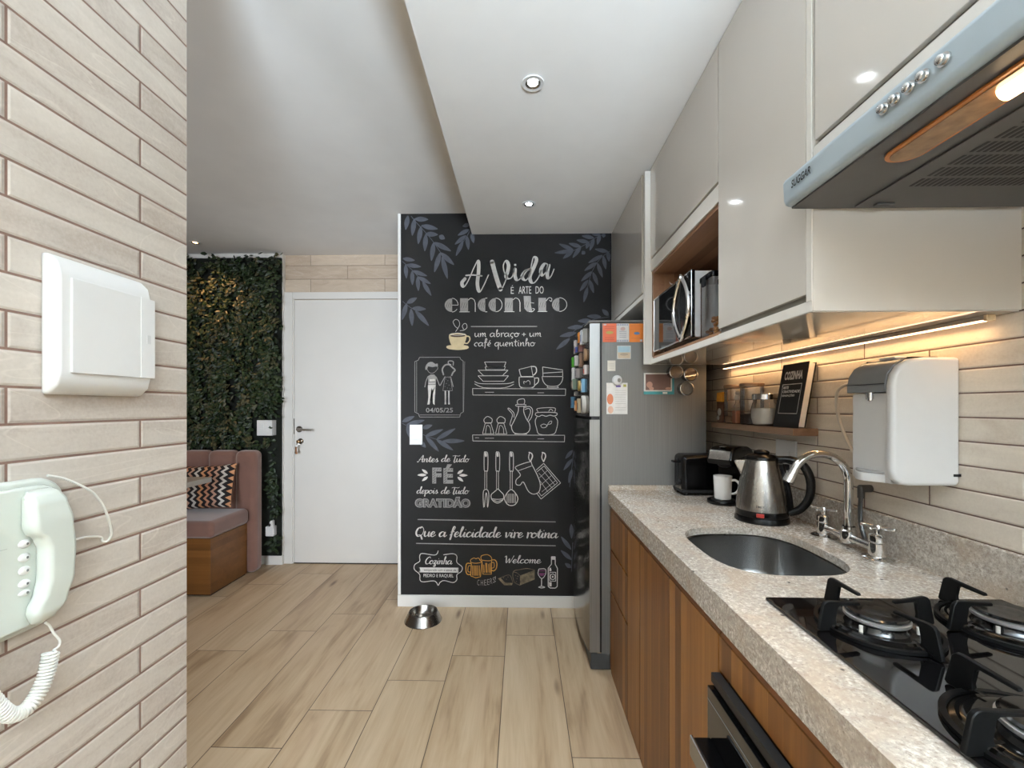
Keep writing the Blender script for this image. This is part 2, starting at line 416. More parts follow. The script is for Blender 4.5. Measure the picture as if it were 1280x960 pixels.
# door: frame, leaf, handle, lock
df = MB()
df.box(-1.962, -1.893, YD - .022, YD - .0005, 0, 2.243, .004).box(-1.012, -.93, YD - .022, YD - .0005, 0, 2.243, .004).box(-1.893, -1.012, YD - .022, YD - .0005, 2.185, 2.243, .004)
df.box(-1.893, -1.883, YD - .012, YD - .0005, 0, 2.185)
struct('trim_3', df, MT['white_paint'])
d1 = struct('door_1', MB().box(-1.880, -1.014, YD - .012, YD - .001, .008, 2.18, .002), MT['white_paint'])
struct('door_gap_shade', MB().box(-1.885, -1.012, YD - .013, YD - .0012, .0005, .0075), colour('door_gap', 40, 36, 32))  # dark strip standing in for the shade under the door leaf
hd = MB().cyl((-1.835, YD - .012, 1.112), (-1.835, YD - .020, 1.112), .026)
hd.tube([(-1.835, YD - .018, 1.112), (-1.835, YD - .055, 1.112), (-1.82, YD - .062, 1.112), (-1.735, YD - .062, 1.108), (-1.715, YD - .058, 1.106)], .009, smooth=4)
hd.build('door_handle', MT['chrome'], d1)
MB().cyl((-1.825, YD - .012, 1.012), (-1.825, YD - .020, 1.012), .024).cyl((-1.825, YD - .02, 1.012), (-1.825, YD - .028, 1.012), .010).build('door_lock', MT['chrome'], d1)
MB().box(-1.884, -1.878, YD - .017, YD - .0115, 1.07, 1.2, .001).build('strike_plate', colour('dark_bronze', 70, 60, 50, .4), d1)
k = thing('key_bunch', 'bunch of keys hanging from the lock of the white door', 'keys', (-1.825, YD - .03, 1.012))
MB().box(-.004, .004, -.03, .004, -.008, .008, .002).ball((0, -.034, 0), .014, (1, .25, 1)).build('key', colour('brass', 150, 118, 84, .3, metal=.8), k)
MB().tube([(.0, -.034, -.006), (-.014, -.034, -.028), (-.004, -.034, -.046), (.012, -.034, -.03)], .0022, seg=6, smooth=4, closed=True).build('key_ring', MT['chrome'], k)
MB().box(-.022, -.006, -.038, -.033, -.085, -.04, .003).ball((-.012, -.036, -.09), .012, (1, .3, 1)).build('key_fob', colour('copper_fob', 140, 100, 72, .35, metal=.5), k)

# ---------------------------------------------------------------- downlights
def downlight(label, x, y, z, watt, col, r, em):
    t = thing('downlight', label, 'ceiling light', (x, y, z), 0, 'recessed ceiling downlights')
    MB().lathe([(r * .64, -.001), (r * .70, -.004), (r, -.005), (r * 1.0, -.0005)], seg=40).build('ring', MT['white_plastic'], t)
    MB().lathe([(r * .45, -.0008), (r * .66, -.005), (r * .70, -.0045)], seg=40).build('reflector', MT['steel'], t)
    MB().lathe([(0, -.003), (r * .3, -.0035), (r * .46, -.0012)], seg=32).build('lamp_disc', emit('downlight_glow' + label[:5], (*col, 1), em), t)
    d = bpy.data.lights.new('downlight_lamp', 'SPOT'); d.energy = watt; d.color = col; d.spot_size = math.radians(118); d.spot_blend = .9; d.shadow_soft_size = .014
    o = bpy.data.objects.new('downlight_lamp', d); C.objects.link(o); o.parent = t; o.location = (0, 0, -.02)
    return t
downlight('white downlight in the lowered ceiling, nearer of the two', .039, 1.513, ZS, SPOT_W, (.88, .95, 1), .0375, 25)
downlight('white downlight in the lowered ceiling, closer to the chalk wall', .04, 2.421, ZS, SPOT_W, (.88, .95, 1), .0375, 25)
downlight('small warm downlight in the high ceiling above the plant wall', -2.497, 3.301, ZC, WARM_W, (1, .55, .22), .036, 9)
# ---------------------------------------------------------------- upper cabinets
UX, ZB = .604, 1.4987            # face plane, underside
lac, car = MT['lacquer'], MT['carcass']
# A: cupboard above the fridge
a = thing('upper_cabinet', 'greige wall cupboard above the fridge, next to the chalkboard wall', 'cabinet', (.8, 2.47, 1.814), 0, 'greige upper cabinets')
MB().box(.596, 1.029, 2.10, 2.840, 1.824, ZS - .001).build('body', car, a, world=True)
MB().box(.579, .596, 2.125, 2.825, 1.845, ZS - .003, .002).build('door', lac, a, world=True)
MB().box(.579, .600, 2.10, 2.840, 1.814, 1.836, .001).build('bottom_rail', car, a, world=True)
MB().box(.588, .598, 2.10, 2.840, 1.8365, 1.846).build('finger_groove', MT['groove'], a, world=True)
# B: microwave niche with a flap door above
b = thing('upper_cabinet', 'greige wall cabinet with an open wooden microwave niche under a flap door', 'cabinet', (.8, 1.73, ZB), 0, 'greige upper cabinets')
cb = MB()
cb.box(.615, 1.029, 1.365, 2.07, 1.985, ZS - .001)                       # box behind the flap
cb.box(.579, 1.029, 2.072, 2.099, ZB, ZS - .012, .001)                      # full-height end panel
cb.box(.605, 1.0, 1.362, 2.07, 1.930, 1.984, .001)                       # rail above the niche
cb.box(.605, 1.029, 1.362, 2.07, ZB, 1.520, .001)
cb.build('body', car, b, world=True)
nw = MB()
nw.box(.612, 1.0, 2.052, 2.0715, 1.532, 1.9295).box(1.0, 1.028, 1.365, 2.0715, 1.521, 1.98).box(.612, .999, 1.365, 2.052, 1.5205, 1.532).box(.612, .999, 1.365, 2.052, 1.916, 1.9295).box(.625, .999, 1.3625, 1.376, 1.532, 1.916)
nw.build('niche_lining', MT['niche_wood'], b, world=True)
MB().box(.604, .622, 1.366, 2.069, 1.9935, ZS - .003, .002).build('flap_door', lac, b, world=True)
MB().box(.612, .62, 1.364, 2.069, 1.984, 1.993).build('finger_groove', MT['groove'], b, world=True)
# C: tall door cabinet
c = thing('upper_cabinet', 'greige wall cabinet with one tall door beside the microwave niche', 'cabinet', (.8, 1.14, ZB), 0, 'greige upper cabinets')
cc = MB().box(.622, 1.029, .932, 1.3615, 1.535, ZS - .001)
cc.box(.605, 1.029, .927, 1.3615, ZB, 1.522, .001)
cc.box(.604, 1.02, .927, .945, 1.521, ZS - .002, .001)
cc.build('body', car, c, world=True)
MB().box(.604, .622, .9465, 1.3605, 1.5375, ZS - .003, .002).build('tall_door', lac, c, world=True)
MB().box(.613, .622, .9465, 1.3605, 1.5225, 1.537).build('finger_groove', MT['groove'], c, world=True)
MB().box(.606, 1.029, .925, .9268, ZB, 1.83).build('end_panel', lac, c, world=True)
MB().box(.607, 1.028, .929, 2.068, ZB - .002, ZB - .0003).build('underside', MT['lacquer_under'] if 'lacquer_under' in MT else lac, c, world=True)
# D: cabinet above the hood
d = thing('upper_cabinet', 'greige wall cabinet directly above the range hood', 'cabinet', (.8, .55, 1.83), 0, 'greige upper cabinets')
MB().box(.622, 1.029, .20, .9245, 1.84, ZS - .001).box(.606, 1.029, .20, .9245, 1.815, 1.838).build('body', car, d, world=True)
MB().box(.604, .622, .20, .918, 1.8475, ZS - .003, .002).build('door', lac, d, world=True)
MB().box(.613, .622, .20, .918, 1.8385, 1.847).build('finger_groove', MT['groove'], d, world=True)

# ---------------------------------------------------------------- range hood
h = thing('range_hood', 'grey-blue range hood with lit lamp above the cooktop', 'range hood', (.78, .61, 1.70))
prof = [(.552, 1.7085), (.5435, 1.7115), (.539, 1.720), (.537, 1.757), (.541, 1.763), (.606, 1.812), (1.02, 1.812), (1.02, 1.7085)]
MB().prism(prof, 'y', .31, .9145, .0025, 2).build('hood_body', MT['hood_paint'], h, world=True)
un = MB().box(.553, 1.02, .315, .910, 1.7045, 1.7084)
un.build('underside', MT['hood_under'], h, world=True)
# filter plate with slots
fp = MB(); xs0, xs1 = .672, 1.012
fp.box(xs0, xs1, .325, .900, 1.7015, 1.7043, .001)
fpo = fp.build('filter_plate', MT['hood_under'], h, world=True)
sl = MB()
for r in range(13):
    y1 = .815 - r * .036
    for k in range(29):
        x0 = .706 + k * .0102
        if x0 > .99: break
        sl.box(x0, x0 + .0052, y1 - .027, y1, 1.7010, 1.7016)
sl.build('vent_slots', MT['black_matte'], fpo)
fpo_slots = bpy.data.objects['vent_slots']
fpo_slots.matrix_parent_inverse = wm(h).inverted()
MB().box(.70, .735, .878, .890, 1.6965, 1.7015, .002).build('filter_latch', MT['dark_metal'], h, world=True)
lens = [(x, y) for x, y in rrect(.582, .640, .33, .735, .028, 6)]
MB().prism(lens, 'z', 1.7002, 1.7046, .0015).build('lamp_rim', colour('amber_rim', 170, 104, 52, .25, Alpha=1.0), h, world=True)
lz = NT('hood_lens')
lens_in = rrect(.588, .634, .336, .728, .022, 6)
ff = lz.noise(lz.obj(), 40, 3)
lz.set(Base_Color=lz.ramp(ff, [(.3, srgb(88, 62, 40)), (.7, srgb(124, 92, 62))]), Roughness=.14, Emission_Color=(1, .62, .28, 1), Emission_Strength=.025)
MB().prism(lens_in, 'z', 1.6985, 1.7010, .001).build('lamp_diffuser', lz.m, h, world=True)
MB().tube([(.611, .425, 1.698), (.611, .44, 1.698), (.611, .555, 1.698), (.611, .57, 1.698)], [.006, .012, .012, .006], seg=14, smooth=3).build('lamp_bulb', emit('hood_bulb', (1, .70, .38, 1), 9), h, world=True)
l = bpy.data.lights.new('hood_lamp', 'SPOT'); l.spot_size = 2.1; l.spot_blend = .6; l.energy = HOOD_W; l.color = (1, .66, .36); l.shadow_soft_size = .03
lo = bpy.data.objects.new('hood_lamp', l); C.objects.link(lo); lo.parent = h; lo.location = (.611 - .78, .47 - .61, 1.685 - 1.70)
for y in (.660, .640, .617, .596, .568):
    bt = MB().cyl((.5372, y, 1.740), (.5345, y, 1.740), .0085, seg=20).cyl((.535, y, 1.740), (.529, y, 1.740), .0062, seg=20).ball((.529, y, 1.74), .0062, (.4, 1, 1))
    bt.build('push_button', MT['chrome'], h, world=True)

# ---------------------------------------------------------------- text helper (built-in font, cut to flat meshes)
def text_mesh(s, shear=0., bold=0., spacing=1.):
    cu = bpy.data.curves.new('t', 'FONT'); cu.body = s; cu.shear = shear; cu.offset = bold; cu.space_character = spacing; cu.resolution_u = 3
    o = bpy.data.objects.new('t', cu); C.objects.link(o); bpy.context.view_layer.update()
    dg = bpy.context.evaluated_depsgraph_get(); me = bpy.data.meshes.new_from_object(o.evaluated_get(dg))
    bpy.data.objects.remove(o); bpy.data.curves.remove(cu)
    return me
def add_text(mb, s, fn, x0, x1, y0, y1, **k):
    """lay s into the 2D box x0..x1, y0 (base) .. y1 (top) and map through fn"""
    me = text_mesh(s, **k); xs = [v.co.x for v in me.vertices]; ys = [v.co.y for v in me.vertices]
    ax, bx, ay, by = min(xs), max(xs), min(ys), max(ys)
    for v in me.vertices:
        u = x0 + (v.co.x - ax) / max(1e-9, bx - ax) * (x1 - x0); q = y0 + (v.co.y - ay) / max(1e-9, by - ay) * (y1 - y0)
        v.co = fn(u, q)
    mb.bm.from_mesh(me); bpy.data.meshes.remove(me)
tx = MB(); add_text(tx, 'SUGGAR', lambda u, q: (.5366 + (1.735 - q) * .05 - .0004, -u, q), -.884, -.826, 1.733, 1.748, shear=.25, bold=.02)
tx.build('brand_lettering', MT['black_matte'], h, world=True)

# ---------------------------------------------------------------- lower cabinets and worktop
CX, CZ = .426, .89               # worktop front edge, top
BX = .432                        # cabinet face
wal, wed = MT['walnut'], MT['walnut_edge']
lc = thing('base_cabinet', 'walnut drawer cabinet next to the fridge', 'cabinet', (.7, 1.89, 0), 0, 'walnut base cabinets')
MB().box(.452, 1.0, 1.622, 2.150, .002, .80).build('body', colour('dark_cabinet_inside', 52, 34, 22, .6), lc, world=True)
for z0, z1 in ((.6125, 0.7990), (.4125, .6025), (.0225, .4025)):
    MB().box(BX, .4515, 1.80, 2.148, z0, z1, .0015).build('drawer', wal, lc, world=True)
MB().box(BX, .4515, 1.622, 1.7975, .0225, 0.7990, .0015).build('filler_panel', wal, lc, world=True)
MB().box(BX + .004, .4515, 1.622, 2.148, .001, .020).build('plinth', wal, lc, world=True)
lc2 = thing('base_cabinet', 'walnut cupboard below the sink, with plain doors', 'cabinet', (.7, 1.29, 0), 0, 'walnut base cabinets')
# the inside is cut away where the sink hangs
MB().box(.452, 1.0, .974, 1.619, .002, .62).build('body', MT['dark_cabinet_inside'], lc2, world=True)
MB().box(BX, .4515, 1.297, 1.617, .0225, 0.7990, .0015).build('door', wal, lc2, world=True)
MB().box(BX, .4515, .974, 1.295, .0225, 0.7990, .0015).build('door', wal, lc2, world=True)
MB().box(BX + .004, .4515, .974, 1.617, .001, .020).build('plinth', wal, lc2, world=True)
lc3 = thing('base_cabinet', 'walnut cabinet surround holding the black oven', 'cabinet', (.7, .6, 0), 0, 'walnut base cabinets')
MB().box(.455, 1.0, .20, .970, .002, .80).build('body', MT['dark_cabinet_inside'], lc3, world=True)
sp = MB().box(BX, .4515, .20, .970, .7245, 0.7990, .0015).box(BX, .4515, .20, .970, .0225, .125, .0015).box(BX, .4515, .9665, .970, .125, .7245)
sp.build('front_panel', wal, lc3, world=True)
MB().box(BX + .004, .4515, .20, .970, .001, .020).build('plinth', wal, lc3, world=True)
for t_, y0, y1 in ((lc, 1.622, 2.148), (lc2, .974, 1.617), (lc3, .20, .970)):
    MB().prism([(BX + .003, .7994), (.4515, .7994), (.4515, .8205), (.4475, .8205)], 'y', y0, y1).build('grip_edge', wed, t_, world=True)

wt = MB()
# worktop with a rounded sink cut-out
SX, SY, SA, SB = .685, 1.288, .174, .212
NS = 72
def sink_pt(k, ia=0.):
    a_ = 2 * PI * k / NS; n_ = 2 / 3.1
    ca, sa = math.cos(a_), math.sin(a_)
    return (SX + (SA - ia) * math.copysign(abs(ca) ** n_, ca), SY + (SB - ia) * math.copysign(abs(sa) ** n_, sa))
bm = wt.bm
def rect_pt(p, x0, x1, y0, y1):
    dx, dy = p[0] - SX, p[1] - SY
    s = min((x1 - SX) / dx if dx > 1e-9 else (x0 - SX) / dx if dx < -1e-9 else 1e9, (y1 - SY) / dy if dy > 1e-9 else (y0 - SY) / dy if dy < -1e-9 else 1e9)
    return (SX + dx * s, SY + dy * s)
TX0, TX1, TY0, TY1 = CX, 1.029, .15, 2.168
for zz, flip in ((CZ, False), (CZ - .022, True)):
    ins = [bm.verts.new((*sink_pt(k), zz)) for k in range(NS)]
    out = []
    corners = [(TX1, TY1), (TX0, TY1), (TX0, TY0), (TX1, TY0)]
    for k in range(NS): out.append(bm.verts.new((*rect_pt(sink_pt(k), TX0, TX1, TY0, TY1), zz)))
    cv = [bm.verts.new((*p, zz)) for p in corners]
    def side(v):
        x, y = v.co.x, v.co.y
        if abs(x - TX1) < 1e-5: return 'E'
        if abs(y - TY1) < 1e-5: return 'N'
        if abs(x - TX0) < 1e-5: return 'W'
        return 'S'
    cm = {('E', 'N'): cv[0], ('N', 'W'): cv[1], ('W', 'S'): cv[2], ('S', 'E'): cv[3]}
    for k in range(NS):
        k2 = (k + 1) % NS; f = [ins[k], out[k]]
        s1, s2 = side(out[k]), side(out[k2])
        if (s1, s2) in cm: f.append(cm[(s1, s2)])
        f += [out[k2], ins[k2]]
        bm.faces.new(f[::-1] if flip else f)
    if not flip: top_in = ins
    else:
        for k in range(NS): bm.faces.new((top_in[k], ins[k], ins[(k + 1) % NS], top_in[(k + 1) % NS]))
bmesh.ops.recalc_face_normals(bm, faces=bm.faces)
wt.box(CX, CX + .0195, TY0, TY1, CZ - .0685, CZ - .0005)
wto = wt.build('kitchen_worktop', MT['granite'], world=True)
tag(wto, 'pale speckled granite worktop running from fridge to cooktop', 'worktop')
MB().box(1.012, 1.0285, .15, 2.168, CZ, CZ + .105, .0015).build('splashback_strip', MT['granite'], wto)
MB().box(CX + .001, 1.011, 2.150, 2.168, CZ, CZ + .024, .0015).build('end_strip', MT['granite'], wto)
# sink bowl
sk = MB(); b_ = sk.bm; rings = []
for ia, z in ((-.012, CZ - .0225), (-.004, CZ - .0235), (.002, CZ - .026), (.010, CZ - .13), (.03, CZ - .160), (.06, CZ - .169), (.12, CZ - .172)):
    rings.append([b_.verts.new((*sink_pt(k, ia), z)) for k in range(NS)])
for A, B in zip(rings, rings[1:]):
    for k in range(NS): b_.faces.new((A[k], A[(k + 1) % NS], B[(k + 1) % NS], B[k]))
b_.faces.new(rings[-1])
bmesh.ops.recalc_face_normals(b_, faces=b_.faces)
so_ = sk.build('kitchen_sink', MT['steel_h']); tag(so_, 'stainless steel sink bowl set under the granite worktop', 'sink')
MB().lathe([(0, .0), (.028, .001), (.036, .003), (.042, .0)], (SX, SY, CZ - .1715)).build('drain', MT['chrome'], so_)

# ---------------------------------------------------------------- oven
ov = thing('built_in_oven', 'black built-in oven with a silver handle in the walnut cabinet', 'oven', (.42, .66, .13))
MB().box(.412, .4315, .37, .964, .702, .722, .0015).build('top_vent_strip', MT['black_matte'], ov, world=True)
MB().box(.418, .4315, .372, .962, .694, .7015).build('vent_gap', colour('vent_dark', 30, 30, 30, .3, metal=.5), ov, world=True)
dr = MB().box(.405, .4315, .37, .966, .135, .693, .002).build('oven_door', MT['black_glass'], ov, world=True)
MB().box(.4042, .4049, .372, .964, .6655, .667).build('door_line', colour('grey_line', 110, 108, 104, .4), ov, world=True)
MB().box(.369, .4045, .42, .950, .555, .590, .002).build('handle', MT['black_plastic'], ov, world=True)
MB().box(.3625, .3688, .415, .955, .548, .592, .002).build('handle_bar', MT['steel_h'], ov, world=True)

# ---------------------------------------------------------------- fridge
f = thing('refrigerator', 'tall stainless steel top-freezer fridge covered with magnets', 'refrigerator', (.6, 2.48, 0))
MB().box(.394, .906, 2.170, 2.800, .035, 1.712, .004).build('body', MT['fridge_side'], f, world=True)
MB().box(.33, .906, 2.166, 2.804, 1.7125, 1.724, .003).build('top_cover', colour('fridge_top', 112, 110, 108, .45), f, world=True)
def door_poly(x_edge, bow):
    p = [(.393, 2.166), (.393, 2.800)]
    for k in range(13):
        s_ = 1 - k / 12; p.append((x_edge - bow * (1 - (2 * s_ - 1) ** 2) + (.004 if k in (0, 12) else 0), 2.166 + .634 * s_))
    return p
for nm, z0, z1 in (('freezer_door', 1.249, 1.711), ('fridge_door', .088, 1.236)):
    dd = MB().prism(door_poly(.331, .020), 'z', z0, z1, .003).build(nm, MT['fridge_door'], f, world=True)
    MB().box(.3345, .3845, 2.1635, 2.1658, z0 + .002, z1 - .002, .0008).build('door_side_strip', MT['fridge_edge'], dd).matrix_parent_inverse = wm(f).inverted()
MB().box(.3848, .3935, 2.1645, 2.1675, .09, 1.709).build('door_gasket', MT['black_matte'], f, world=True)
MB().box(.345, .384, 2.168, 2.79, 1.2365, 1.2485).build('door_gap', MT['black_matte'], f, world=True)
MB().box(.340, .90, 2.168, 2.796, .002, .084, .008).build('base_grille', colour('fridge_base', 62, 62, 62, .5), f, world=True)
MB().box(.372, .392, 2.1645, 2.169, .086, .093, .001).build('hinge', MT['chrome'], f, world=True)
# ---------------------------------------------------------------- chalk drawings painted on the back wall
# drawing grid: one unit is 5.186 mm on the wall, origin chosen so the sheet reads in plain numbers
K = YW / F_PX
def W(u, v, lift=.0012): return Vector(((u - 652) * K * 1.0005 + .0, YW - lift, 1.30 - (v - 508) * K))
def ribbon(mb, pts, w0, w1=None, n=5, closed=False, sm=True, lift=.0012, taper=True):
    """brush line: thin on up-strokes (w0), thick on down-strokes (w1)"""
    w1 = w0 if w1 is None else w1
    P = [Vector((p[0], p[1], 0)) for p in pts]
    Q = catmull(P, n, closed) if sm and len(P) > 2 else P
    m = len(Q)
    if m < 2: return
    T = []
    for i in range(m):
        a = Q[(i - 1) % m] if closed else Q[max(i - 1, 0)]; b = Q[(i + 1) % m] if closed else Q[min(i + 1, m - 1)]
        t = (b - a); T.append(t.normalized() if t.length > 1e-9 else Vector((1, 0, 0)))
    wd = [w0 + (w1 - w0) * max(0., min(1., t.y * 1.25 - .1)) for t in T]
    for _ in range(2): wd = [(wd[max(i - 1, 0)] + wd[i] * 2 + wd[min(i + 1, m - 1)]) / 4 for i in range(m)]
    bm = mb.bm; L = []; R = []
    for i in range(m):
        nrm = Vector((-T[i].y, T[i].x, 0)) * wd[i] * .5
        if not sm and 0 < i < m - 1:
            pass
        a, b = Q[i] + nrm, Q[i] - nrm
        L.append(bm.verts.new(W(a.x, a.y, lift))); R.append(bm.verts.new(W(b.x, b.y, lift)))
    for i in range(m if closed else m - 1):
        j = (i + 1) % m
        try: bm.faces.new((L[i], R[i], R[j], L[j]))
        except ValueError: pass
    if sm and not closed and w1 > .8:                      # rounded ends
        for i in (0, m - 1):
            vs_ = [bm.verts.new(W(Q[i].x + math.cos(k * PI / 4) * wd[i] * .5, Q[i].y + math.sin(k * PI / 4) * wd[i] * .5, lift)) for k in range(8)]
            bm.faces.new(vs_)
def fill(mb, pts, lift=.0009, smooth=0, closed=True):
    P = [Vector((p[0], p[1], 0)) for p in pts]
    if smooth: P = catmull(P, smooth, True)
    f = mb.bm.faces.new([mb.bm.verts.new(W(p.x, p.y, lift)) for p in P])
    bmesh.ops.triangulate(mb.bm, faces=[f])
def seg(mb, pts, w_=.55, closed=False, lift=.0012):
    P = list(pts) + ([pts[0]] if closed else [])
    for a, b in zip(P, P[1:]): ribbon(mb, [a, b], w_, sm=False, lift=lift)
def crop(ox, oy, s): return lambda L: [(ox + x / s, oy + y / s) for x, y in L]
def sheet(name, mb, m): return mb.build(name, MT[m], wb, flat=True)

# painted leaf fronds in slate blue
def leaf(mb, a, b, w_, lift=.0006):
    a, b = Vector((*a, 0)), Vector((*b, 0)); d = b - a; n = Vector((-d.y, d.x, 0)).normalized() * w_
    L = [a, a + d * .25 + n * .42, a + d * .5 + n * .5, a + d * .78 + n * .32, b, a + d * .78 - n * .32, a + d * .5 - n * .5, a + d * .25 - n * .42]
    fill(mb, [(p.x, p.y) for p in L], lift, 3)
def frond(c, stems, leaves, w_, s):
    mb = MB()
    for st in stems: ribbon(mb, c(st), .7, lift=.0004)
    for i, (a, b) in enumerate(leaves):
        (a2, b2) = c([a, b]); leaf(mb, a2, b2, w_, .0005 + .00001 * i)
    sheet('painted_frond', mb, 'leaf_blue')
c1 = crop(495, 265, 6.62)
frond(c1, [[(120, 25), (165, 80), (230, 150), (305, 240), (370, 335)]],
      [((95, 20), (75, 140)), ((150, 45), (130, 190)), ((150, 50), (265, 55)), ((205, 110), (180, 260)), ((205, 105), (345, 135)), ((245, 175), (235, 320)),
       ((240, 175), (345, 182)), ((355, 190), (402, 218)), ((310, 245), (290, 400)), ((310, 245), (455, 320)), ((365, 330), (315, 495)), ((365, 330), (480, 435)), ((378, 365), (425, 550))], 6.2, 1)
frond(c1, [[(625, 120), (590, 190), (555, 245)]],
      [((605, 140), (510, 190)), ((580, 190), (485, 265)), ((555, 235), (495, 360)), ((585, 195), (600, 310)), ((625, 170), (642, 255)), ((608, 98), (550, 115))], 5.2, 1)
frond(c1, [[(45, 400), (130, 475), (215, 570)]],
      [((50, 378), (152, 395)), ((80, 430), (205, 448)), ((75, 425), (82, 545)), ((130, 480), (255, 525)), ((130, 480), (132, 600)), ((175, 530), (285, 590)), ((175, 530), (182, 650)), ((215, 570), (290, 690))], 5.2, 1)
frond(c1, [[(50, 735), (100, 775), (155, 810)]],
      [((85, 750), (170, 705)), ((85, 750), (45, 890)), ((130, 792), (245, 800)), ((120, 795), (130, 940)), ((155, 810), (270, 940))], 6.0, 1)
c2 = crop(680, 285, 6.19)
frond(c2, [[(465, 50), (380, 90), (330, 125), (225, 180)]],
      [((225, 180), (80, 195)), ((228, 175), (115, 125)), ((225, 180), (145, 240)), ((285, 150), (190, 122)), ((285, 148), (220, 235)), ((345, 115), (250, 97)), ((345, 110), (325, 165)), ((385, 82), (290, 65)),
       ((385, 85), (352, 180)), ((430, 52), (370, 55)), ((430, 52), (410, 135)), ((460, 48), (456, 80)), ((315, 185), (290, 207))], 5.0, 1)
frond(c2, [[(505, 185), (430, 245), (370, 340), (335, 460)]],
      [((495, 190), (390, 168)), ((490, 185), (500, 265)), ((450, 215), (340, 275)), ((455, 220), (475, 325)), ((405, 270), (310, 335)), ((410, 275), (450, 388)), ((370, 340), (285, 415)), ((375, 345), (415, 448)),
       ((340, 405), (275, 492)), ((350, 405), (382, 508)), ((335, 460), (305, 578))], 5.0, 1)
frond(c2, [[(500, 690), (370, 715), (230, 800), (190, 850)]],
      [((497, 682), (447, 632)), ((440, 690), (330, 685)), ((365, 718), (260, 722)), ((300, 765), (180, 775)), ((250, 812), (120, 840)), ((200, 855), (93, 942))], 5.6, 1)
c3 = crop(495, 520, 12.19)
frond(c3, [[(82, 110), (250, 200), (440, 300), (620, 360)]],
      [((82, 90), (275, 5)), ((150, 135), (430, 65)), ((165, 130), (205, 340)), ((395, 190), (548, 140)), ((440, 310), (715, 205)), ((445, 310), (650, 545)), ((610, 360), (905, 190)), ((610, 360), (870, 525)), ((700, 385), (1045, 380)), ((350, 380), (450, 485))], 5.6, 1)
c4 = crop(690, 540, 4.364)
frond(c4, [[(118, 100), (95, 300)]], [((112, 98), (72, 145)), ((110, 145), (62, 208)), ((108, 200), (90, 278))], 4.6, 1)
frond(c4, [[(112, 600), (105, 760)]], [((104, 500), (106, 580)), ((104, 640), (48, 568)), ((106, 695), (47, 643)), ((104, 738), (70, 714))], 5.0, 1)

# --- headline script
t1 = MB(); c = crop(570, 310, 8.533)
for L in ([(95, 325), (62, 370), (82, 412), (128, 350), (190, 210), (235, 132), (241, 240), (228, 380), (250, 466), (292, 405), (347, 285)],
          [(474, 440), (500, 415), (540, 310), (515, 255), (505, 185), (532, 135), (560, 180), (550, 255), (532, 300), (560, 328), (600, 305), (628, 215), (630, 300), (655, 345), (700, 310), (735, 250), (790, 225)],
          [(790, 225), (740, 250), (706, 310), (745, 345), (788, 280), (805, 180), (828, 98), (858, 125), (830, 210), (790, 300), (800, 362), (835, 372), (880, 315), (910, 240)],
          [(985, 180), (945, 170), (905, 235), (920, 298), (962, 250), (990, 178), (972, 280), (985, 328), (1015, 300), (1045, 228)]):
    ribbon(t1, c(L), 1.3, 4.4, 7)
ribbon(t1, c([(385, 145), (412, 250), (448, 370), (474, 440)]), 5.2, 5.4, 7)
ribbon(t1, c([(105, 290), (180, 285), (275, 296)]), 1.7)
fill(t1, c([(622, 172), (640, 172), (642, 190), (622, 190)]), .0012, 3)
sheet('chalk_lettering', t1, 'chalk')
FN = lambda u, q: W(u, -q, .0012)
t2 = MB()
add_text(t2, 'É', FN, 638.5, 642.2, -367.2, -356.5, bold=-.004)
add_text(t2, 'ARTE', FN, 648.2, 664, -367.2, -358, bold=-.004)
add_text(t2, 'DO', FN, 669.5, 679.4, -367.2, -358, bold=-.004)
sheet('chalk_lettering', t2, 'chalk')
# --- wide poster word: hatched left halves, fine right halves
t3 = MB(); o3 = MB()
yT, yB = 372.5, 389.6; ym = (yT + yB) / 2; rr = (yB - yT) / 2
def arc(cx, cy, rx, ry, a0, a1, n=14): return [(cx + rx * math.cos(math.radians(a0 + (a1 - a0) * k / n)), cy + ry * math.sin(math.radians(a0 + (a1 - a0) * k / n))) for k in range(n + 1)]
def halfdisc(cx, rx): fill(t3, arc(cx, ym, rx, rr, 90, 270), .0010)
# e
halfdisc(565, 9.4); ribbon(o3, arc(565, ym, 7.5, rr, -90, 0), .6); seg(o3, [(565, ym), (572.5, ym)], .6); ribbon(o3, arc(565, ym, 7.5, rr, 90, 35), .6)
def nn(x):
    fill(t3, [(x, yT), (x + 10, yT), (x + 10, yB), (x, yB)], .0010); seg(o3, [(x - 1, yB), (x + 12, yB)], .7)
    ribbon(o3, [(x + 10, yT + 2.5), (x + 13.5, yT), (x + 17.5, yT + 2), (x + 19, yT + 6)], .7); seg(o3, [(x + 19, yT + 6), (x + 19, yB)], .9)
nn(575)
halfdisc(606.5, 9.4); seg(o3, [(606.5, yB), (609, yB)], .9); seg(o3, [(606.5, yT), (609, yT)], .9)
halfdisc(619.6, 9); ribbon(o3, arc(619.6, ym, 8, rr, -90, 90), .7)
nn(631)
fill(t3, [(654.5, yT - 2.5), (663.5, yT - 2.5), (663.5, yT + 8), (665.5, yB), (659, yB), (655.5, yB - 4)], .0010)
ribbon(o3, [(663, yT + 6), (667.5, yT + 6.5)], .7); ribbon(o3, [(661, yB), (665.5, yB), (668, yB - 3), (665.5, yB - 4)], .7)
fill(t3, [(673, yT), (682.5, yT), (682.5, yB), (673, yB)], .0010); seg(o3, [(672, yB), (684, yB)], .7)
ribbon(o3, [(682.5, yT + 4), (686, yT), (689.5, yT + 1), (689, yT + 4.5), (686.8, yT + 3)], .7)
halfdisc(699, 9); ribbon(o3, arc(699, ym, 9.3, rr, -90, 90), .7)
sheet('chalk_lettering', t3, 'chalk_grey'); sheet('chalk_lettering', o3, 'chalk')
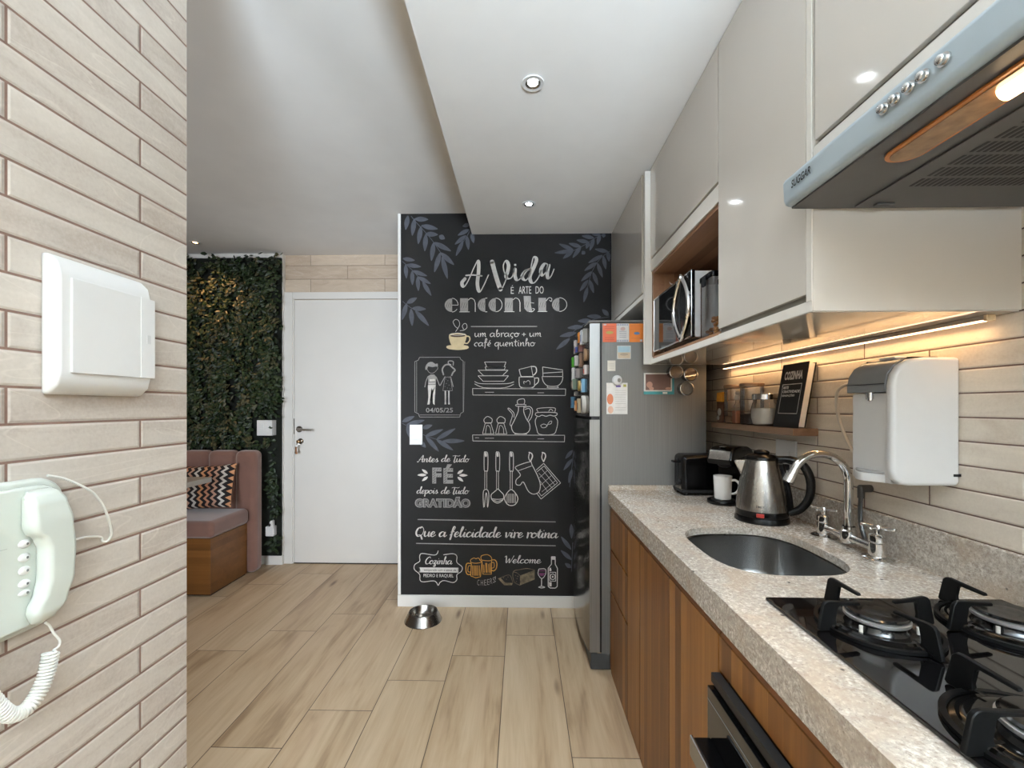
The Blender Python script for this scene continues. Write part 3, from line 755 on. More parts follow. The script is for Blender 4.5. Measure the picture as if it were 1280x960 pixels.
# hatching strokes cut dark through the filled halves
hx = MB()
for x0 in (557, 559.5, 562, 576, 579, 582, 598.5, 601.5, 604, 611.5, 614.5, 617, 632, 635, 638, 656, 659, 674, 677, 680, 691, 694, 697):
    ribbon(hx, [(x0, ym + 3.6), (x0 + 2.2, ym - 3.4)], .35, sm=False, lift=.0014)
sheet('chalk_hatching', hx, 'chalkboard')

# --- script alphabet (x-height 1, y up); used for the handwritten lines
G = {
 'a': ([[(.72, .82), (.42, 1), (.08, .6), (.12, .12), (.36, .02), (.66, .4), (.78, .95), (.72, .3), (.86, 0), (1.1, .3)]], 1.0),
 'b': ([[(0, .3), (.3, 1.3), (.32, 1.9), (.2, 1.6), (.16, .3), (.4, 0), (.72, .45), (.55, .95), (.3, .7)]], .85),
 'c': ([[(.66, .8), (.42, 1), (.1, .6), (.13, .15), (.4, 0), (.78, .35)]], .72),
 'd': ([[(.7, .82), (.4, 1), (.08, .55), (.15, .05), (.45, .1), (.7, .6), (.86, 1.5), (.9, 2), (.76, 1.95), (.7, 1.1), (.72, .3), (.88, 0), (1.1, .3)]], 1.0),
 'e': ([[(0, .35), (.42, .5), (.58, .82), (.36, 1), (.12, .6), (.16, .12), (.42, 0), (.78, .35)]], .72),
 'f': ([[(0, .3), (.4, 1.2), (.55, 1.9), (.38, 2.05), (.25, 1.5), (.22, .2), (.16, -.5)], [(.05, .95), (.55, 1.02)]], .6),
 'g': ([[(.72, .82), (.42, 1), (.08, .6), (.14, .1), (.4, .02), (.7, .5), (.76, .95), (.7, -.3), (.45, -.8), (.2, -.55), (.6, -.1), (1.05, .3)]], .95),
 'h': ([[(0, .3), (.36, 1.4), (.4, 2), (.26, 1.95), (.18, 1.2), (.14, 0), (.2, .5), (.48, .95), (.66, .8), (.62, .2), (.76, 0), (1, .3)]], .9),
 'i': ([[(0, .3), (.22, .95), (.18, .25), (.34, 0), (.58, .3)], [(.28, 1.4), (.3, 1.5)]], .5),
 'l': ([[(0, .3), (.36, 1.4), (.42, 1.98), (.26, 1.95), (.16, 1), (.18, .2), (.34, 0), (.58, .3)]], .5),
 'm': ([[(.1, .95), (.14, 0), (.2, .5), (.42, .97), (.54, .8), (.52, 0), (.58, .5), (.82, .97), (.94, .8), (.9, .2), (1.04, 0), (1.25, .3)]], 1.18),
 'n': ([[(.1, .95), (.14, 0), (.2, .5), (.48, .97), (.62, .8), (.58, .2), (.72, 0), (.96, .3)]], .88),
 'o': ([[(.45, 1), (.12, .75), (.1, .2), (.38, 0), (.68, .3), (.66, .8), (.42, 1), (.55, .8), (.9, .85)]], .82),
 'p': ([[(.1, 1), (.14, .2), (.12, -.8)], [(.14, .3), (.3, .9), (.6, .95), (.68, .45), (.42, 0), (.2, .15)]], .8),
 'q': ([[(.68, .82), (.4, 1), (.08, .6), (.14, .1), (.4, .02), (.66, .5)], [(.72, 1), (.7, .1), (.66, -.85)]], .88),
 'r': ([[(.1, .98), (.15, .5), (.13, 0)], [(.14, .45), (.3, .9), (.5, 1.02), (.62, .85)]], .62),
 's': ([[(0, .25), (.34, 1.05), (.38, .7), (.52, .35), (.4, .02), (.14, .08)], [(.4, .03), (.72, .3)]], .62),
 't': ([[(0, .3), (.3, 1.65), (.26, .6), (.26, .2), (.42, 0), (.64, .3)], [(.02, 1.15), (.58, 1.22)]], .56),
 'u': ([[(.1, .95), (.1, .3), (.28, 0), (.58, .35), (.7, .95), (.66, .3), (.8, 0), (1.02, .3)]], .92),
 'v': ([[(.05, .9), (.16, .95), (.22, .3), (.32, 0), (.56, .45), (.62, .95), (.86, .88)]], .75),
 'z': ([[(.05, .85), (.3, 1), (.56, .85), (.1, .05), (.4, .1), (.5, -.4), (.3, -.75), (.15, -.5), (.75, .3)]], .72),
 'A': ([[(-.05, .1), (.1, 0), (.55, 1.3), (.82, 1.95), (.86, 1.2), (.84, .3), (.98, 0), (1.2, .3)], [(.2, .75), (1.05, .8)]], 1.12),
 'C': ([[(1.0, 1.6), (.8, 1.95), (.3, 1.5), (.1, .7), (.3, .05), (.65, .05), (1.0, .4)]], .95),
 'Q': ([[(.7, 1.95), (.2, 1.6), (.05, .7), (.4, 0), (.95, .4), (1.05, 1.3), (.75, 1.9), (.5, 1.7)], [(.35, .3), (.75, .2), (1.05, -.5)]], 1.2),
 'T': ([[(-.25, 1.75), (.2, 1.9), (1.0, 1.75), (1.3, 1.95)], [(.35, 1.85), (.32, .6), (.3, .15), (.5, -.2), (.75, .3)]], .75),
 'W': ([[(-.1, 1.6), (.12, 1.85), (.2, 1.0), (.32, .05), (.7, 1.2), (.78, .05), (1.05, .7), (1.35, 1.95)]], 1.3),
 'é': ([[(0, .35), (.42, .5), (.58, .82), (.36, 1), (.12, .6), (.16, .12), (.42, 0), (.78, .35)], [(.34, 1.25), (.52, 1.55)]], .72),
 'ç': ([[(.66, .8), (.42, 1), (.1, .6), (.13, .15), (.4, 0), (.66, .2)], [(.4, 0), (.46, -.3), (.26, -.45)]], .72),
 '+': ([[(.3, .95), (.3, .2)], [(0, .6), (.6, .6)]], .7),
 ' ': ([], .55),
}
def script(mb, s, u0, u1, base, xh, w0, w1, slant=.22, rise=0., join=True):
    tot = sum(G[ch][1] for ch in s); sx = (u1 - u0) / tot; p = 0.
    for ch in s:
        st, adv = G[ch]
        for L in st:
            if not join and len(L) > 4:          # printed letters: no joining strokes
                L = L[(1 if L[0] == (0, .3) else 0):(-1 if L[-1][0] > adv - .1 and .2 <= L[-1][1] <= .4 else None)]
            ribbon(mb, [(u0 + (p + x + slant * (y - .5) * xh / sx) * sx, base - y * xh + rise * (p / tot)) for x, y in L], w0, w1, 5)
        p += adv
t4 = MB(); script(t4, 'Que a felicidade vire rotina', 519, 697, 671.2, 6.2, .7, 2.0, .22, .9); sheet('chalk_lettering', t4, 'chalk')
t5 = MB(); script(t5, 'Antes', 522, 547.5, 577.8, 4.3, .5, 1.15, .2); script(t5, 'de', 551.5, 562.5, 577.3, 4.1, .5, 1.15, .25); script(t5, 'Tudo', 566, 586, 577.6, 4.2, .5, 1.15, .25)
script(t5, 'depois', 520.5, 547, 617.3, 4.2, .5, 1.15, .2); script(t5, 'de', 551, 562, 617.4, 4.1, .5, 1.15, .25); script(t5, 'Tudo', 565, 585.5, 617.5, 4.2, .5, 1.15, .25)
sheet('chalk_lettering', t5, 'chalk')
t6 = MB(); script(t6, 'um abraço + um', 593, 677, 420.8, 4.6, .75, .95, 0., join=False); script(t6, 'café quentinho', 592.5, 668.5, 432.6, 4.6, .75, .95, 0., join=False); sheet('chalk_lettering', t6, 'chalk')
t7 = MB(); script(t7, 'Welcome', 631, 676, 703.8, 4.7, .55, 1.2, .2); script(t7, 'Cozinha', 531, 565, 705.8, 4.6, .55, 1.3, .2); sheet('chalk_lettering', t7, 'chalk')
t8 = MB()
add_text(t8, 'F', FN, 540, 551.5, -604.8, -584.8, bold=.05); add_text(t8, 'É', FN, 554, 566.3, -604.8, -580.6, bold=.05)
sheet('chalk_lettering', t8, 'chalk_grey')
t9 = MB(); add_text(t9, 'GRATIDÃO', FN, 518, 588, -635, -621.2, bold=.075); sheet('chalk_lettering', t9, 'chalk_grey')
t9 = MB(); add_text(t9, 'GRATIDÃO', lambda u, q: W(u, -q, .0016), 519.2, 586.8, -634.2, -622.2, bold=.025); sheet('chalk_hatching', t9, 'chalk_dim')
hx = MB()
for y in (588, 591, 594, 597, 600, 603): ribbon(hx, [(541, y + 1.2), (543.8, y - 1.6)], .5, sm=False, lift=.0014); ribbon(hx, [(555, y + 1.2), (557.8, y - 1.6)], .5, sm=False, lift=.0014)
for x in (546, 549, 560, 563.5): ribbon(hx, [(x, 588), (x + 1.6, 586.2)], .5, sm=False, lift=.0014); ribbon(hx, [(x, 596), (x + 1.6, 593.8)], .5, sm=False, lift=.0014)
sheet('chalk_hatching', hx, 'chalkboard')
dp = MB(); c = crop(510, 560, 12)
for a, b in (((290, 388), (205, 325)), ((270, 408), (135, 410)), ((292, 435), (205, 500)), ((740, 390), (828, 330)), ((765, 412), (893, 412)), ((742, 438), (828, 505))):
    (p, q) = c([b, a]); leaf(dp, q, p, 3.4, .0011)
sheet('chalk_dashes', dp, 'chalk')
ln = MB()
for x0, y0, x1, y1 in ((589, 408, 671, 408.2), (522, 650, 694, 652), (520, 680, 694, 681.8)): ribbon(ln, [(x0, y0), ((x0 + x1) / 2, (y0 + y1) / 2), (x1, y1)], 1.15)
sheet('chalk_rule_lines', ln, 'chalk_grey')
# --- coffee cup
cp = MB(); c = crop(550, 390, 8)
fill(cp, c([(90, 225), (170, 208), (258, 222), (262, 260), (240, 320), (205, 347), (140, 347), (105, 315)]), .0008, 3)
fill(cp, c([(62, 345), (100, 330), (240, 330), (285, 345), (270, 368), (180, 378), (85, 368)]), .0007, 3)
ribbon(cp, c([(255, 240), (290, 245), (298, 275), (275, 310), (245, 310)]), 1.5)
sheet('painted_cup', cp, 'cream')
cf = MB(); fill(cf, c([(105, 232), (170, 222), (245, 230), (245, 242), (170, 250), (110, 243)]), .0012, 3); sheet('painted_coffee', cf, 'coffee')
st = MB()
ribbon(st, c([(155, 195), (175, 165), (195, 125), (185, 85), (155, 72), (130, 95), (150, 140), (180, 165)]), .55)
ribbon(st, c([(198, 185), (235, 180), (268, 155), (262, 118), (240, 115), (222, 140), (235, 170)]), .55)
ribbon(st, c([(95, 222), (170, 208), (255, 222), (170, 232), (95, 222)]), .5, lift=.0014)
sheet('chalk_outline', st, 'chalk')
# --- framed couple
fr = MB(); c = crop(510, 440, 10.667)
fo = [(150, 68), (690, 68), (700, 95), (735, 120), (735, 800), (700, 820), (688, 868), (150, 868), (135, 825), (85, 800), (85, 125), (130, 108)]
seg(fr, c(fo), .65, True)
fi = [(145, 95), (120, 122)]
seg(fr, c([(110, 125), (110, 800)]), .5); seg(fr, c([(755, 125), (740, 800)]), .4); seg(fr, c([(150, 840), (690, 840)]), .5)
sheet('chalk_frame', fr, 'chalk_grey')
pw = MB()
fill(pw, c([(262, 440), (365, 440), (358, 560), (348, 665), (352, 705), (330, 690), (325, 520), (308, 480), (300, 560), (295, 665), (280, 700), (252, 700), (262, 660), (268, 560)]), .0010)
for x in (495, 542):
    fill(pw, c([(x - 9, 512), (x + 10, 512), (x + 6, 670), (x + 14, 698), (x - 10, 698), (x - 4, 670)]), .0010)
fill(pw, c([(282, 362), (352, 360), (358, 385), (285, 390)]), .0010); fill(pw, c([(270, 412), (360, 410), (362, 420), (268, 422)]), .0010); fill(pw, c([(536, 150), (575, 165), (560, 180), (536, 172)]), .0010)
sheet('chalk_couple', pw, 'chalk')
pg = MB()
fill(pg, c([(228, 235), (230, 190), (265, 140), (320, 130), (360, 158), (392, 152), (392, 195), (370, 190), (320, 200), (262, 190), (250, 230)]), .0010, 2)
ribbon(pg, c([(250, 230), (285, 275), (340, 275), (390, 225), (392, 195)]), .6)
fill(pg, c([(262, 320), (300, 298), (345, 298), (372, 330), (365, 440), (265, 440)]), .0008)
for L in ([(262, 325), (235, 390), (220, 465)], [(372, 330), (400, 400), (422, 445), (450, 400), (490, 330)], [(565, 330), (585, 400), (600, 460)]): ribbon(pg, c(L), 1.0)
ribbon(pg, c([(470, 300), (455, 230), (490, 175), (545, 168), (590, 205), (625, 240), (600, 270), (580, 310)]), 1.8)
ribbon(pg, c([(535, 160), (540, 120), (600, 125), (600, 175)]), 1.2)
seg(pg, c([(490, 335), (462, 515), (590, 515), (565, 330)]), .5, True)
for q in ((500, 360), (530, 380), (510, 420), (545, 440), (490, 460), (525, 480), (560, 490), (545, 345)): fill(pg, c([(q[0] - 5, q[1]), (q[0], q[1] - 5), (q[0] + 5, q[1]), (q[0], q[1] + 5)]), .0010)
sheet('chalk_couple', pg, 'chalk_grey')
dt = MB(); add_text(dt, '04/05/25', FN, 532, 566, -515.6, -509.8, bold=.012); sheet('chalk_lettering', dt, 'chalk_grey')
# --- two shelves with crockery
sv = MB(); c = crop(580, 440, 8)
for L in ([(85, 365), (1015, 370), (1012, 435), (88, 430)], [(85, 830), (1005, 832), (1003, 897), (88, 890)]): seg(sv, c(L), .6, True)
for L in ([(210, 402), (300, 402)], [(735, 408), (800, 408)], [(210, 862), (300, 862)], [(735, 868), (800, 868)], [(110, 858), (150, 858)]): seg(sv, c(L), .45)
sheet('chalk_shelf', sv, 'chalk')
pl = MB()
for L in ([(205, 100), (420, 100), (402, 148), (228, 148)], [(212, 148), (415, 148), (402, 178), (220, 178)], [(140, 182), (440, 182), (385, 236), (195, 236)], [(140, 238), (445, 238), (400, 292), (190, 292)]): seg(pl, c(L), .65, True)
ribbon(pl, c([(105, 295), (160, 315), (300, 318), (440, 315), (500, 298)]), .65); ribbon(pl, c([(105, 318), (160, 345), (220, 358), (385, 358), (450, 345), (498, 322)]), .65)
seg(pl, c([(225, 360), (385, 360)]), .9)
# mugs and bowls
for L in ([(550, 175), (672, 145), (690, 245), (570, 245)], [(552, 250), (700, 250)]): seg(pl, c(L), .6)
ribbon(pl, c([(552, 180), (562, 220), (572, 245)]), .9); ribbon(pl, c([(672, 145), (715, 150), (725, 190), (710, 220), (690, 232)]), 1.2)
ribbon(pl, c([(552, 252), (552, 310), (572, 352), (690, 352), (705, 310), (705, 255)]), .8); ribbon(pl, c([(705, 262), (742, 262), (742, 300), (712, 330)]), 1.0)
ribbon(pl, c([(600, 320), (598, 295), (620, 300), (640, 285), (660, 300), (660, 325)]), .6); seg(pl, c([(565, 357), (692, 357)]), 1.0)
for L in ([(785, 150), (985, 180), (985, 240)], [(785, 150), (790, 240)], [(790, 212), (985, 200)]): ribbon(pl, c(L), .7, sm=False)
ribbon(pl, c([(780, 246), (985, 246)]), .7); ribbon(pl, c([(780, 248), (795, 300), (840, 340), (930, 340), (975, 300), (988, 248)]), .7); ribbon(pl, c([(838, 342), (838, 358), (938, 358), (930, 342)]), .6)
# shakers, oil jug, honey jar
for dx in (0, 130):
    ribbon(pl, c([(205 + dx, 705), (200 + dx, 675), (235 + dx, 645), (280 + dx, 670), (278 + dx, 705)]), .7); seg(pl, c([(205 + dx, 708), (280 + dx, 708)]), .6)
    seg(pl, c([(212 + dx, 712), (185 + dx, 818), (300 + dx, 818), (268 + dx, 712)]), .6, True); ribbon(pl, c([(215 + dx, 815), (225 + dx, 745), (240 + dx, 735), (262 + dx, 760), (268 + dx, 815)]), .5)
ribbon(pl, c([(545, 545), (540, 600), (500, 690), (475, 745), (490, 795), (525, 815), (615, 815), (655, 780), (655, 720), (625, 670), (598, 600), (600, 545)]), .8)
ribbon(pl, c([(475, 745), (460, 720), (478, 660), (482, 620), (440, 570), (455, 565), (498, 610), (500, 655)]), .7)
ribbon(pl, c([(605, 555), (655, 545), (685, 580), (675, 650), (645, 695)]), .8); ribbon(pl, c([(608, 575), (650, 565), (665, 600), (635, 680)]), .7)
for L in ([(525, 525), (612, 525), (610, 542), (528, 542)], [(540, 520), (540, 480), (600, 470), (600, 520)]): ribbon(pl, c(L), .7, closed=True)
seg(pl, c([(505, 820), (630, 820)]), .9)
ribbon(pl, c([(740, 600), (738, 565), (900, 558), (908, 600)]), .7); ribbon(pl, c([(712, 630), (735, 605), (905, 605), (930, 625), (900, 640), (860, 632), (820, 642), (780, 632), (745, 645), (712, 630)]), .8)
ribbon(pl, c([(730, 645), (712, 690), (725, 760), (755, 822), (890, 822), (925, 765), (935, 690), (910, 645)]), .75)
ribbon(pl, c([(765, 735), (795, 720), (830, 735), (810, 755), (780, 755), (765, 735)]), .55); ribbon(pl, c([(830, 735), (850, 700), (875, 690), (870, 715), (840, 725)]), .55); ribbon(pl, c([(845, 595), (865, 570), (890, 590)]), .6)
sheet('chalk_crockery', pl, 'chalk')
# --- hanging utensils, mitt and pot holder
ut = MB(); c = crop(590, 550, 10.667)
for x, y0 in ((185, 180), (342, 180), (525, 180)):
    ribbon(ut, c([(x - 22, y0 + 5), (x - 5, y0 - 20), (x + 25, y0 + 10), (x + 24, 400), (x, 412), (x - 22, 400)]), .8, closed=True)
    fill(ut, c([(x - 12, y0 - 15), (x + 10, y0 - 5), (x + 12, y0 + 40), (x - 12, y0 + 40)]), .0010, 2)
    seg(ut, c([(x - 14, 412), (x - 16, 655)]), .6); seg(ut, c([(x + 12, 412), (x + 12, 655)]), .6)
ribbon(ut, c([(155, 900), (148, 760), (155, 680), (185, 660), (215, 680), (225, 760), (208, 900), (200, 760), (190, 705), (178, 760), (165, 895)]), .8)
ribbon(ut, c([(345, 650), (300, 690), (255, 735), (270, 800), (340, 842), (410, 800), (422, 735), (385, 690), (345, 650)]), .9); ribbon(ut, c([(262, 785), (340, 792), (415, 785)]), .7); ribbon(ut, c([(285, 800), (340, 820), (400, 800)]), .7)
ribbon(ut, c([(522, 660), (465, 710), (435, 780), (465, 850), (525, 875), (585, 850), (612, 780), (580, 710)]), .95, closed=True)
for x in (468, 490, 512, 535, 555, 578): seg(ut, c([(x, 715), (x, 840)]), .65)
ribbon(ut, c([(585, 355), (770, 290), (800, 330), (880, 490), (910, 600), (890, 690), (820, 720), (750, 680), (685, 560), (640, 600), (590, 590), (590, 530), (645, 470), (610, 410)]), .85, closed=True)
seg(ut, c([(615, 410), (795, 345)]), .6)
for x in (780, 955):
    ribbon(ut, c([(x - 18, 165), (x + 15, 180), (x + 25, 220), (x, 285)]), 1.5); ribbon(ut, c([(x - 15, 170), (x - 25, 235), (x - 5, 285)]), 1.0)
seg(ut, c([(955, 310), (1180, 570), (920, 785), (860, 705)]), .7); seg(ut, c([(955, 310), (855, 400)]), .7); seg(ut, c([(960, 345), (1140, 568), (925, 745), (885, 690)]), .6); seg(ut, c([(960, 345), (865, 425)]), .6)
for a_, b_ in (((925, 380), (1105, 600)), ((890, 440), (1070, 640)), ((905, 540), (1010, 690)), ((900, 500), (1010, 400)), ((915, 600), (1060, 470)), ((930, 690), (1110, 540))): seg(ut, c([a_, b_]), .4)
sheet('chalk_utensils', ut, 'chalk')
# --- badge
bd = MB(); c = crop(510, 680, 10.667)
ribbon(bd, c([(400, 95), (385, 135), (340, 155), (180, 135), (150, 180), (150, 240), (85, 285), (80, 350), (150, 415), (155, 490), (200, 515), (330, 500), (375, 520), (400, 560), (425, 520), (480, 495), (600, 520), (650, 480), (650, 415), (710, 370), (720, 310), (650, 250), (650, 170), (600, 135), (470, 150)]), .8, n=4)
fill(bd, c([(140, 320), (180, 322), (672, 322), (650, 355), (672, 388), (140, 388), (165, 355)]), .0010)
sheet('chalk_badge', bd, 'chalk')
nm = MB(); add_text(nm, 'PEDRO E RAQUEL', FN, 529, 566.5, -723, -718.2, bold=.004); sheet('chalk_lettering', nm, 'chalk')
rb = MB(); add_text(rb, 'temperada com o amor de', lambda u, q: W(u, -q, .0015), 529.5, 570, -715.2, -711.8, bold=.008); sheet('chalk_lettering', rb, 'chalkboard')
# --- beer mugs
be = MB()
for pts in ([(845, 265), (835, 430), (905, 455), (965, 440), (985, 260)], [(985, 225), (1000, 405), (1110, 405), (1115, 225)]): ribbon(be, c(pts), .9, sm=False)
ribbon(be, c([(838, 258), (835, 215), (880, 190), (905, 200), (940, 190), (965, 225), (985, 245), (900, 260), (838, 250)]), .8); ribbon(be, c([(975, 215), (975, 165), (1030, 145), (1075, 150), (1110, 180), (1110, 220), (1040, 225), (975, 215)]), .8)
ribbon(be, c([(840, 265), (790, 262), (772, 300), (775, 380), (800, 412), (838, 405)]), 1.1); ribbon(be, c([(835, 295), (805, 300), (800, 370), (835, 380)]), .7)
ribbon(be, c([(1112, 215), (1160, 215), (1185, 260), (1175, 330), (1140, 360), (1112, 350)]), 1.1); ribbon(be, c([(1115, 250), (1145, 250), (1148, 310), (1115, 325)]), .7)
for x in (862, 885, 905, 925, 950): seg(be, c([(x, 290), (x, 425)]), .9)
for x in (1010, 1035, 1050, 1075, 1095): seg(be, c([(x, 255 + (x % 3) * 12), (x + 6, 385)]), .9)
sheet('chalk_beer_mugs', be, 'beer')
ch = MB()
for i, (s_, x, y) in enumerate(zip('CHEERS!', (596.6, 601, 605.2, 609, 612.6, 616, 618.6), (732, 732.2, 731.9, 731.2, 730, 728.6, 727.4))):
    add_text(ch, s_, FN, x, x + (1.2 if s_ == '!' else 2.7), -y, -(y - 7), bold=-.01)
sheet('chalk_lettering', ch, 'chalk_grey')
# --- bread, wine glass and bottle
br = MB(); c = crop(590, 680, 10.667)
fill(br, c([(640, 420), (835, 345), (835, 470), (640, 550)]), .0010); fill(br, c([(345, 460), (380, 450), (440, 515), (545, 520), (530, 550), (430, 550)]), .0010)
ribbon(br, c([(640, 550), (560, 500), (550, 370), (640, 340), (740, 325), (835, 345)]), .7); ribbon(br, c([(550, 370), (600, 385), (640, 420)]), .6); ribbon(br, c([(380, 450), (500, 415), (545, 515)]), .5)
for q in ((580, 420), (600, 460), (590, 500), (610, 430), (420, 450), (460, 470), (480, 440)): fill(br, c([(q[0] - 7, q[1]), (q[0], q[1] - 7), (q[0] + 7, q[1]), (q[0], q[1] + 7)]), .0010)
sheet('painted_bread', br, 'bread')
wn = MB()
ribbon(wn, c([(890, 330), (880, 390), (905, 440), (930, 455), (955, 440), (982, 390), (975, 330), (890, 330)]), .7); ribbon(wn, c([(928, 455), (926, 555)]), 1.0); ribbon(wn, c([(885, 572), (926, 560), (970, 572), (926, 582), (885, 572)]), .8)
bo = [(1058, 165), (1108, 165), (1108, 265), (1138, 320), (1135, 560), (1110, 582), (1040, 582), (1015, 560), (1015, 320), (1058, 265)]
seg(wn, c(bo), .95, True); fill(wn, c([(1060, 165), (1106, 165), (1106, 205), (1060, 205)]), .0010); fill(wn, c([(1030, 320), (1050, 310), (1060, 350), (1030, 360)]), .0010)
seg(wn, c([(1035, 372), (1115, 372), (1115, 490), (1035, 490)]), .7, True); ribbon(wn, c(arc(1075, 432, 32, 38, 0, 360, 12)), .8); fill(wn, c(arc(1075, 432, 12, 14, 0, 330, 8)), .0010)
fill(wn, c([(1025, 505), (1060, 505), (1060, 560), (1030, 560)]), .0010)
sheet('chalk_wine', wn, 'chalk')
wi = MB(); fill(wi, c([(890, 348), (975, 348), (974, 358), (890, 358)]), .0010); fill(wi, c([(888, 385), (976, 385), (955, 415), (930, 425), (905, 415)]), .0010); sheet('painted_wine', wi, 'wine')
# light switch on the chalk wall
s = thing('light_switch', 'white light switch plate on the black chalkboard wall', 'light switch', ((519.8 - 652) * K, YW - .0005, 1.3 - (543.4 - 508) * K))
MB().box(-.042, .042, -.011, -.001, -.065, .065, .003).build('plate', MT['white_plastic'], s)
for z in (.018, -.018): MB().box(-.022, .022, -.0135, -.0108, z - .014, z + .014, .0015).build('rocker', MT['white_plastic'], s)
# ---------------------------------------------------------------- magnets and papers on the fridge
def door_x(y): s_ = (y - 2.166) / .634; return .331 - .020 * (1 - (2 * s_ - 1) ** 2)
GM = 'souvenir magnets on the freezer door'
mag = [ # y, z, height, width, shape, colour, accent, label
 (2.375, 1.671, .053, .045, 'box', (222, 138, 30), (120, 70, 20), 'orange rectangular magnet near the top of the freezer door'),
 (2.285, 1.657, .074, .050, 'box', (200, 206, 210), (90, 120, 150), 'pale blue and white magnet beside the orange one, topmost row'),
 (2.215, 1.655, .070, .028, 'box', (128, 124, 116), (210, 206, 200), 'narrow grey magnet closest to the door edge, topmost row'),
 (2.53, 1.640, .075, .050, 'box', (206, 200, 196), (120, 110, 110), 'tall greyish white magnet on the far side of the topmost row'),
 (2.455, 1.615, .030, .040, 'box', (52, 70, 150), (160, 60, 50), 'small dark blue magnet below the orange one'),
 (2.325, 1.606, .036, .042, 'box', (118, 66, 52), (40, 40, 40), 'small red-brown magnet above the wooden oval'),
 (2.225, 1.561, .062, .044, 'oval', (150, 116, 82), (110, 80, 52), 'wooden oval magnet standing alone near the door edge'),
 (2.715, 1.572, .060, .040, 'box', (76, 158, 40), (40, 100, 30), 'bright green magnet at the far edge of the freezer door'),
 (2.445, 1.553, .056, .030, 'box', (226, 224, 220), (150, 150, 150), 'narrow white magnet left of the tall brown one'),
 (2.340, 1.545, .074, .046, 'box', (140, 104, 78), (80, 60, 48), 'tall brown magnet left of the wooden oval'),
 (2.67, 1.496, .074, .050, 'box', (230, 230, 228), (170, 170, 170), 'plain white tall magnet below the green one'),
 (2.400, 1.480, .050, .048, 'box', (150, 140, 136), (90, 80, 84), 'dusty grey magnet at mid height of the freezer door'),
 (2.230, 1.485, .048, .042, 'box', (206, 196, 190), (190, 76, 50), 'white magnet with a red corner below the wooden oval'),
 (2.735, 1.433, .062, .046, 'oval', (108, 82, 64), (190, 176, 160), 'dark brown oval magnet at the far edge, below mid height'),
 (2.55, 1.428, .060, .046, 'box', (120, 140, 120), (200, 190, 170), 'mottled green magnet beside the dark brown oval'),
 (2.375, 1.411, .056, .046, 'oval', (176, 150, 84), (120, 96, 50), 'golden oval magnet below the dusty grey one'),
 (2.265, 1.407, .068, .042, 'box', (110, 160, 190), (232, 230, 226), 'sky blue and white magnet beside the golden oval'),
 (2.725, 1.325, .068, .044, 'box', (86, 130, 160), (60, 60, 90), 'blue magnet at the far bottom of the freezer door'),
 (2.50, 1.304, .058, .046, 'box', (196, 132, 70), (232, 210, 180), 'orange-brown magnet in the lowest row beside the blue one'),
 (2.370, 1.304, .076, .048, 'box', (196, 178, 146), (120, 100, 80), 'beige magnet in the lowest row beside the oval frame'),
 (2.245, 1.309, .092, .060, 'ring', (186, 182, 174), (96, 88, 80), 'silver oval frame magnet in the lowest row near the door edge'),
 (2.505, 1.372, .024, .060, 'box', (116, 112, 112), (180, 180, 180), 'flat grey strip magnet above the lowest row'),
]
for i, (y, z, hh, ww, sh, c0, c1_, lab) in enumerate(mag):
    nm_ = '%d_%d_%d' % c0
    t = thing('fridge_magnet', lab, 'magnet', (door_x(y), y, z), 0, GM)
    th = .009 + .004 * (i % 3)
    if sh == 'box':
        MB().box(-th, .004, -ww / 2, ww / 2, -hh / 2, hh / 2, .002).build('backing', colour('magnet_' + nm_, *c0), t)
        MB().box(-th - .0012, -th + .0004, -ww * .32, ww * .32, -hh * (.38 - .1 * (i % 2)), hh * (.1 + .1 * (i % 3)), .0005).build('picture', colour('magnet_b_%d_%d_%d' % c1_, *c1_), t)
    else:
        M = Matrix.Rotation(-PI / 2, 4, 'Y')
        e = [(math.cos(a * PI / 12) * hh / 2, math.sin(a * PI / 12) * ww / 2) for a in range(24)]
        MB().prism([(b_, a_) for a_, b_ in e], 'x', -th, .004, .0015).build('backing', colour('magnet_' + nm_, *c0), t)
        MB().prism([(b_ * .62, a_ * .66) for a_, b_ in e], 'x', -th - .0012, -th + .0004).build('picture', colour('magnet_b_%d_%d_%d' % c1_, *c1_), t)
FY = 2.1698
def paper(lab, cat, x0, x1, z0, z1, col, extras=(), group=None, th=.0012, rot=0.):
    t = thing('fridge_picture', lab, cat, ((x0 + x1) / 2, FY, (z0 + z1) / 2), 0, group)
    t.rotation_euler = (0, rot, 0)
    hw, hh = (x1 - x0) / 2, (z1 - z0) / 2
    MB().box(-hw, hw, -th - .0004, -.0002, -hh, hh).build('sheet', col, t)
    for li, (nm_, m, kind, *g) in enumerate(extras):
        mb = MB(); lo_ = -th - .0008 - .0004 * li
        if kind == 'rect':
            for a in g: mb.box(a[0] * hw, a[1] * hw, lo_, -th - .0002, a[2] * hh, a[3] * hh)
        else:
            for a in g: mb.prism([(a[0] * hw + a[2] * hw * math.cos(k * PI / 10), a[1] * hh + a[3] * hh * math.sin(k * PI / 10)) for k in range(20)], 'y', lo_, -th - .0002)
        mb.build(nm_, m, t)
    return t
GP = 'pictures in a row along the top of the fridge side'
paper('coral orange card with a green blob, nearest the freezer door', 'picture', .400, .4665, 1.617, 1.708, colour('coral_card', 226, 110, 72), [('blob', colour('olive_spot', 186, 168, 82), 'disc', (0, .02, .55, .16)), ('lines', colour('card_dark_orange', 190, 84, 50), 'rect', *[(-.7, .7, q, q + .05) for q in (-.75, -.55, .45, .65)]), ('corner_tag', colour('card_grey', 190, 190, 196), 'rect', (-.9, -.5, .8, .95))], GP)
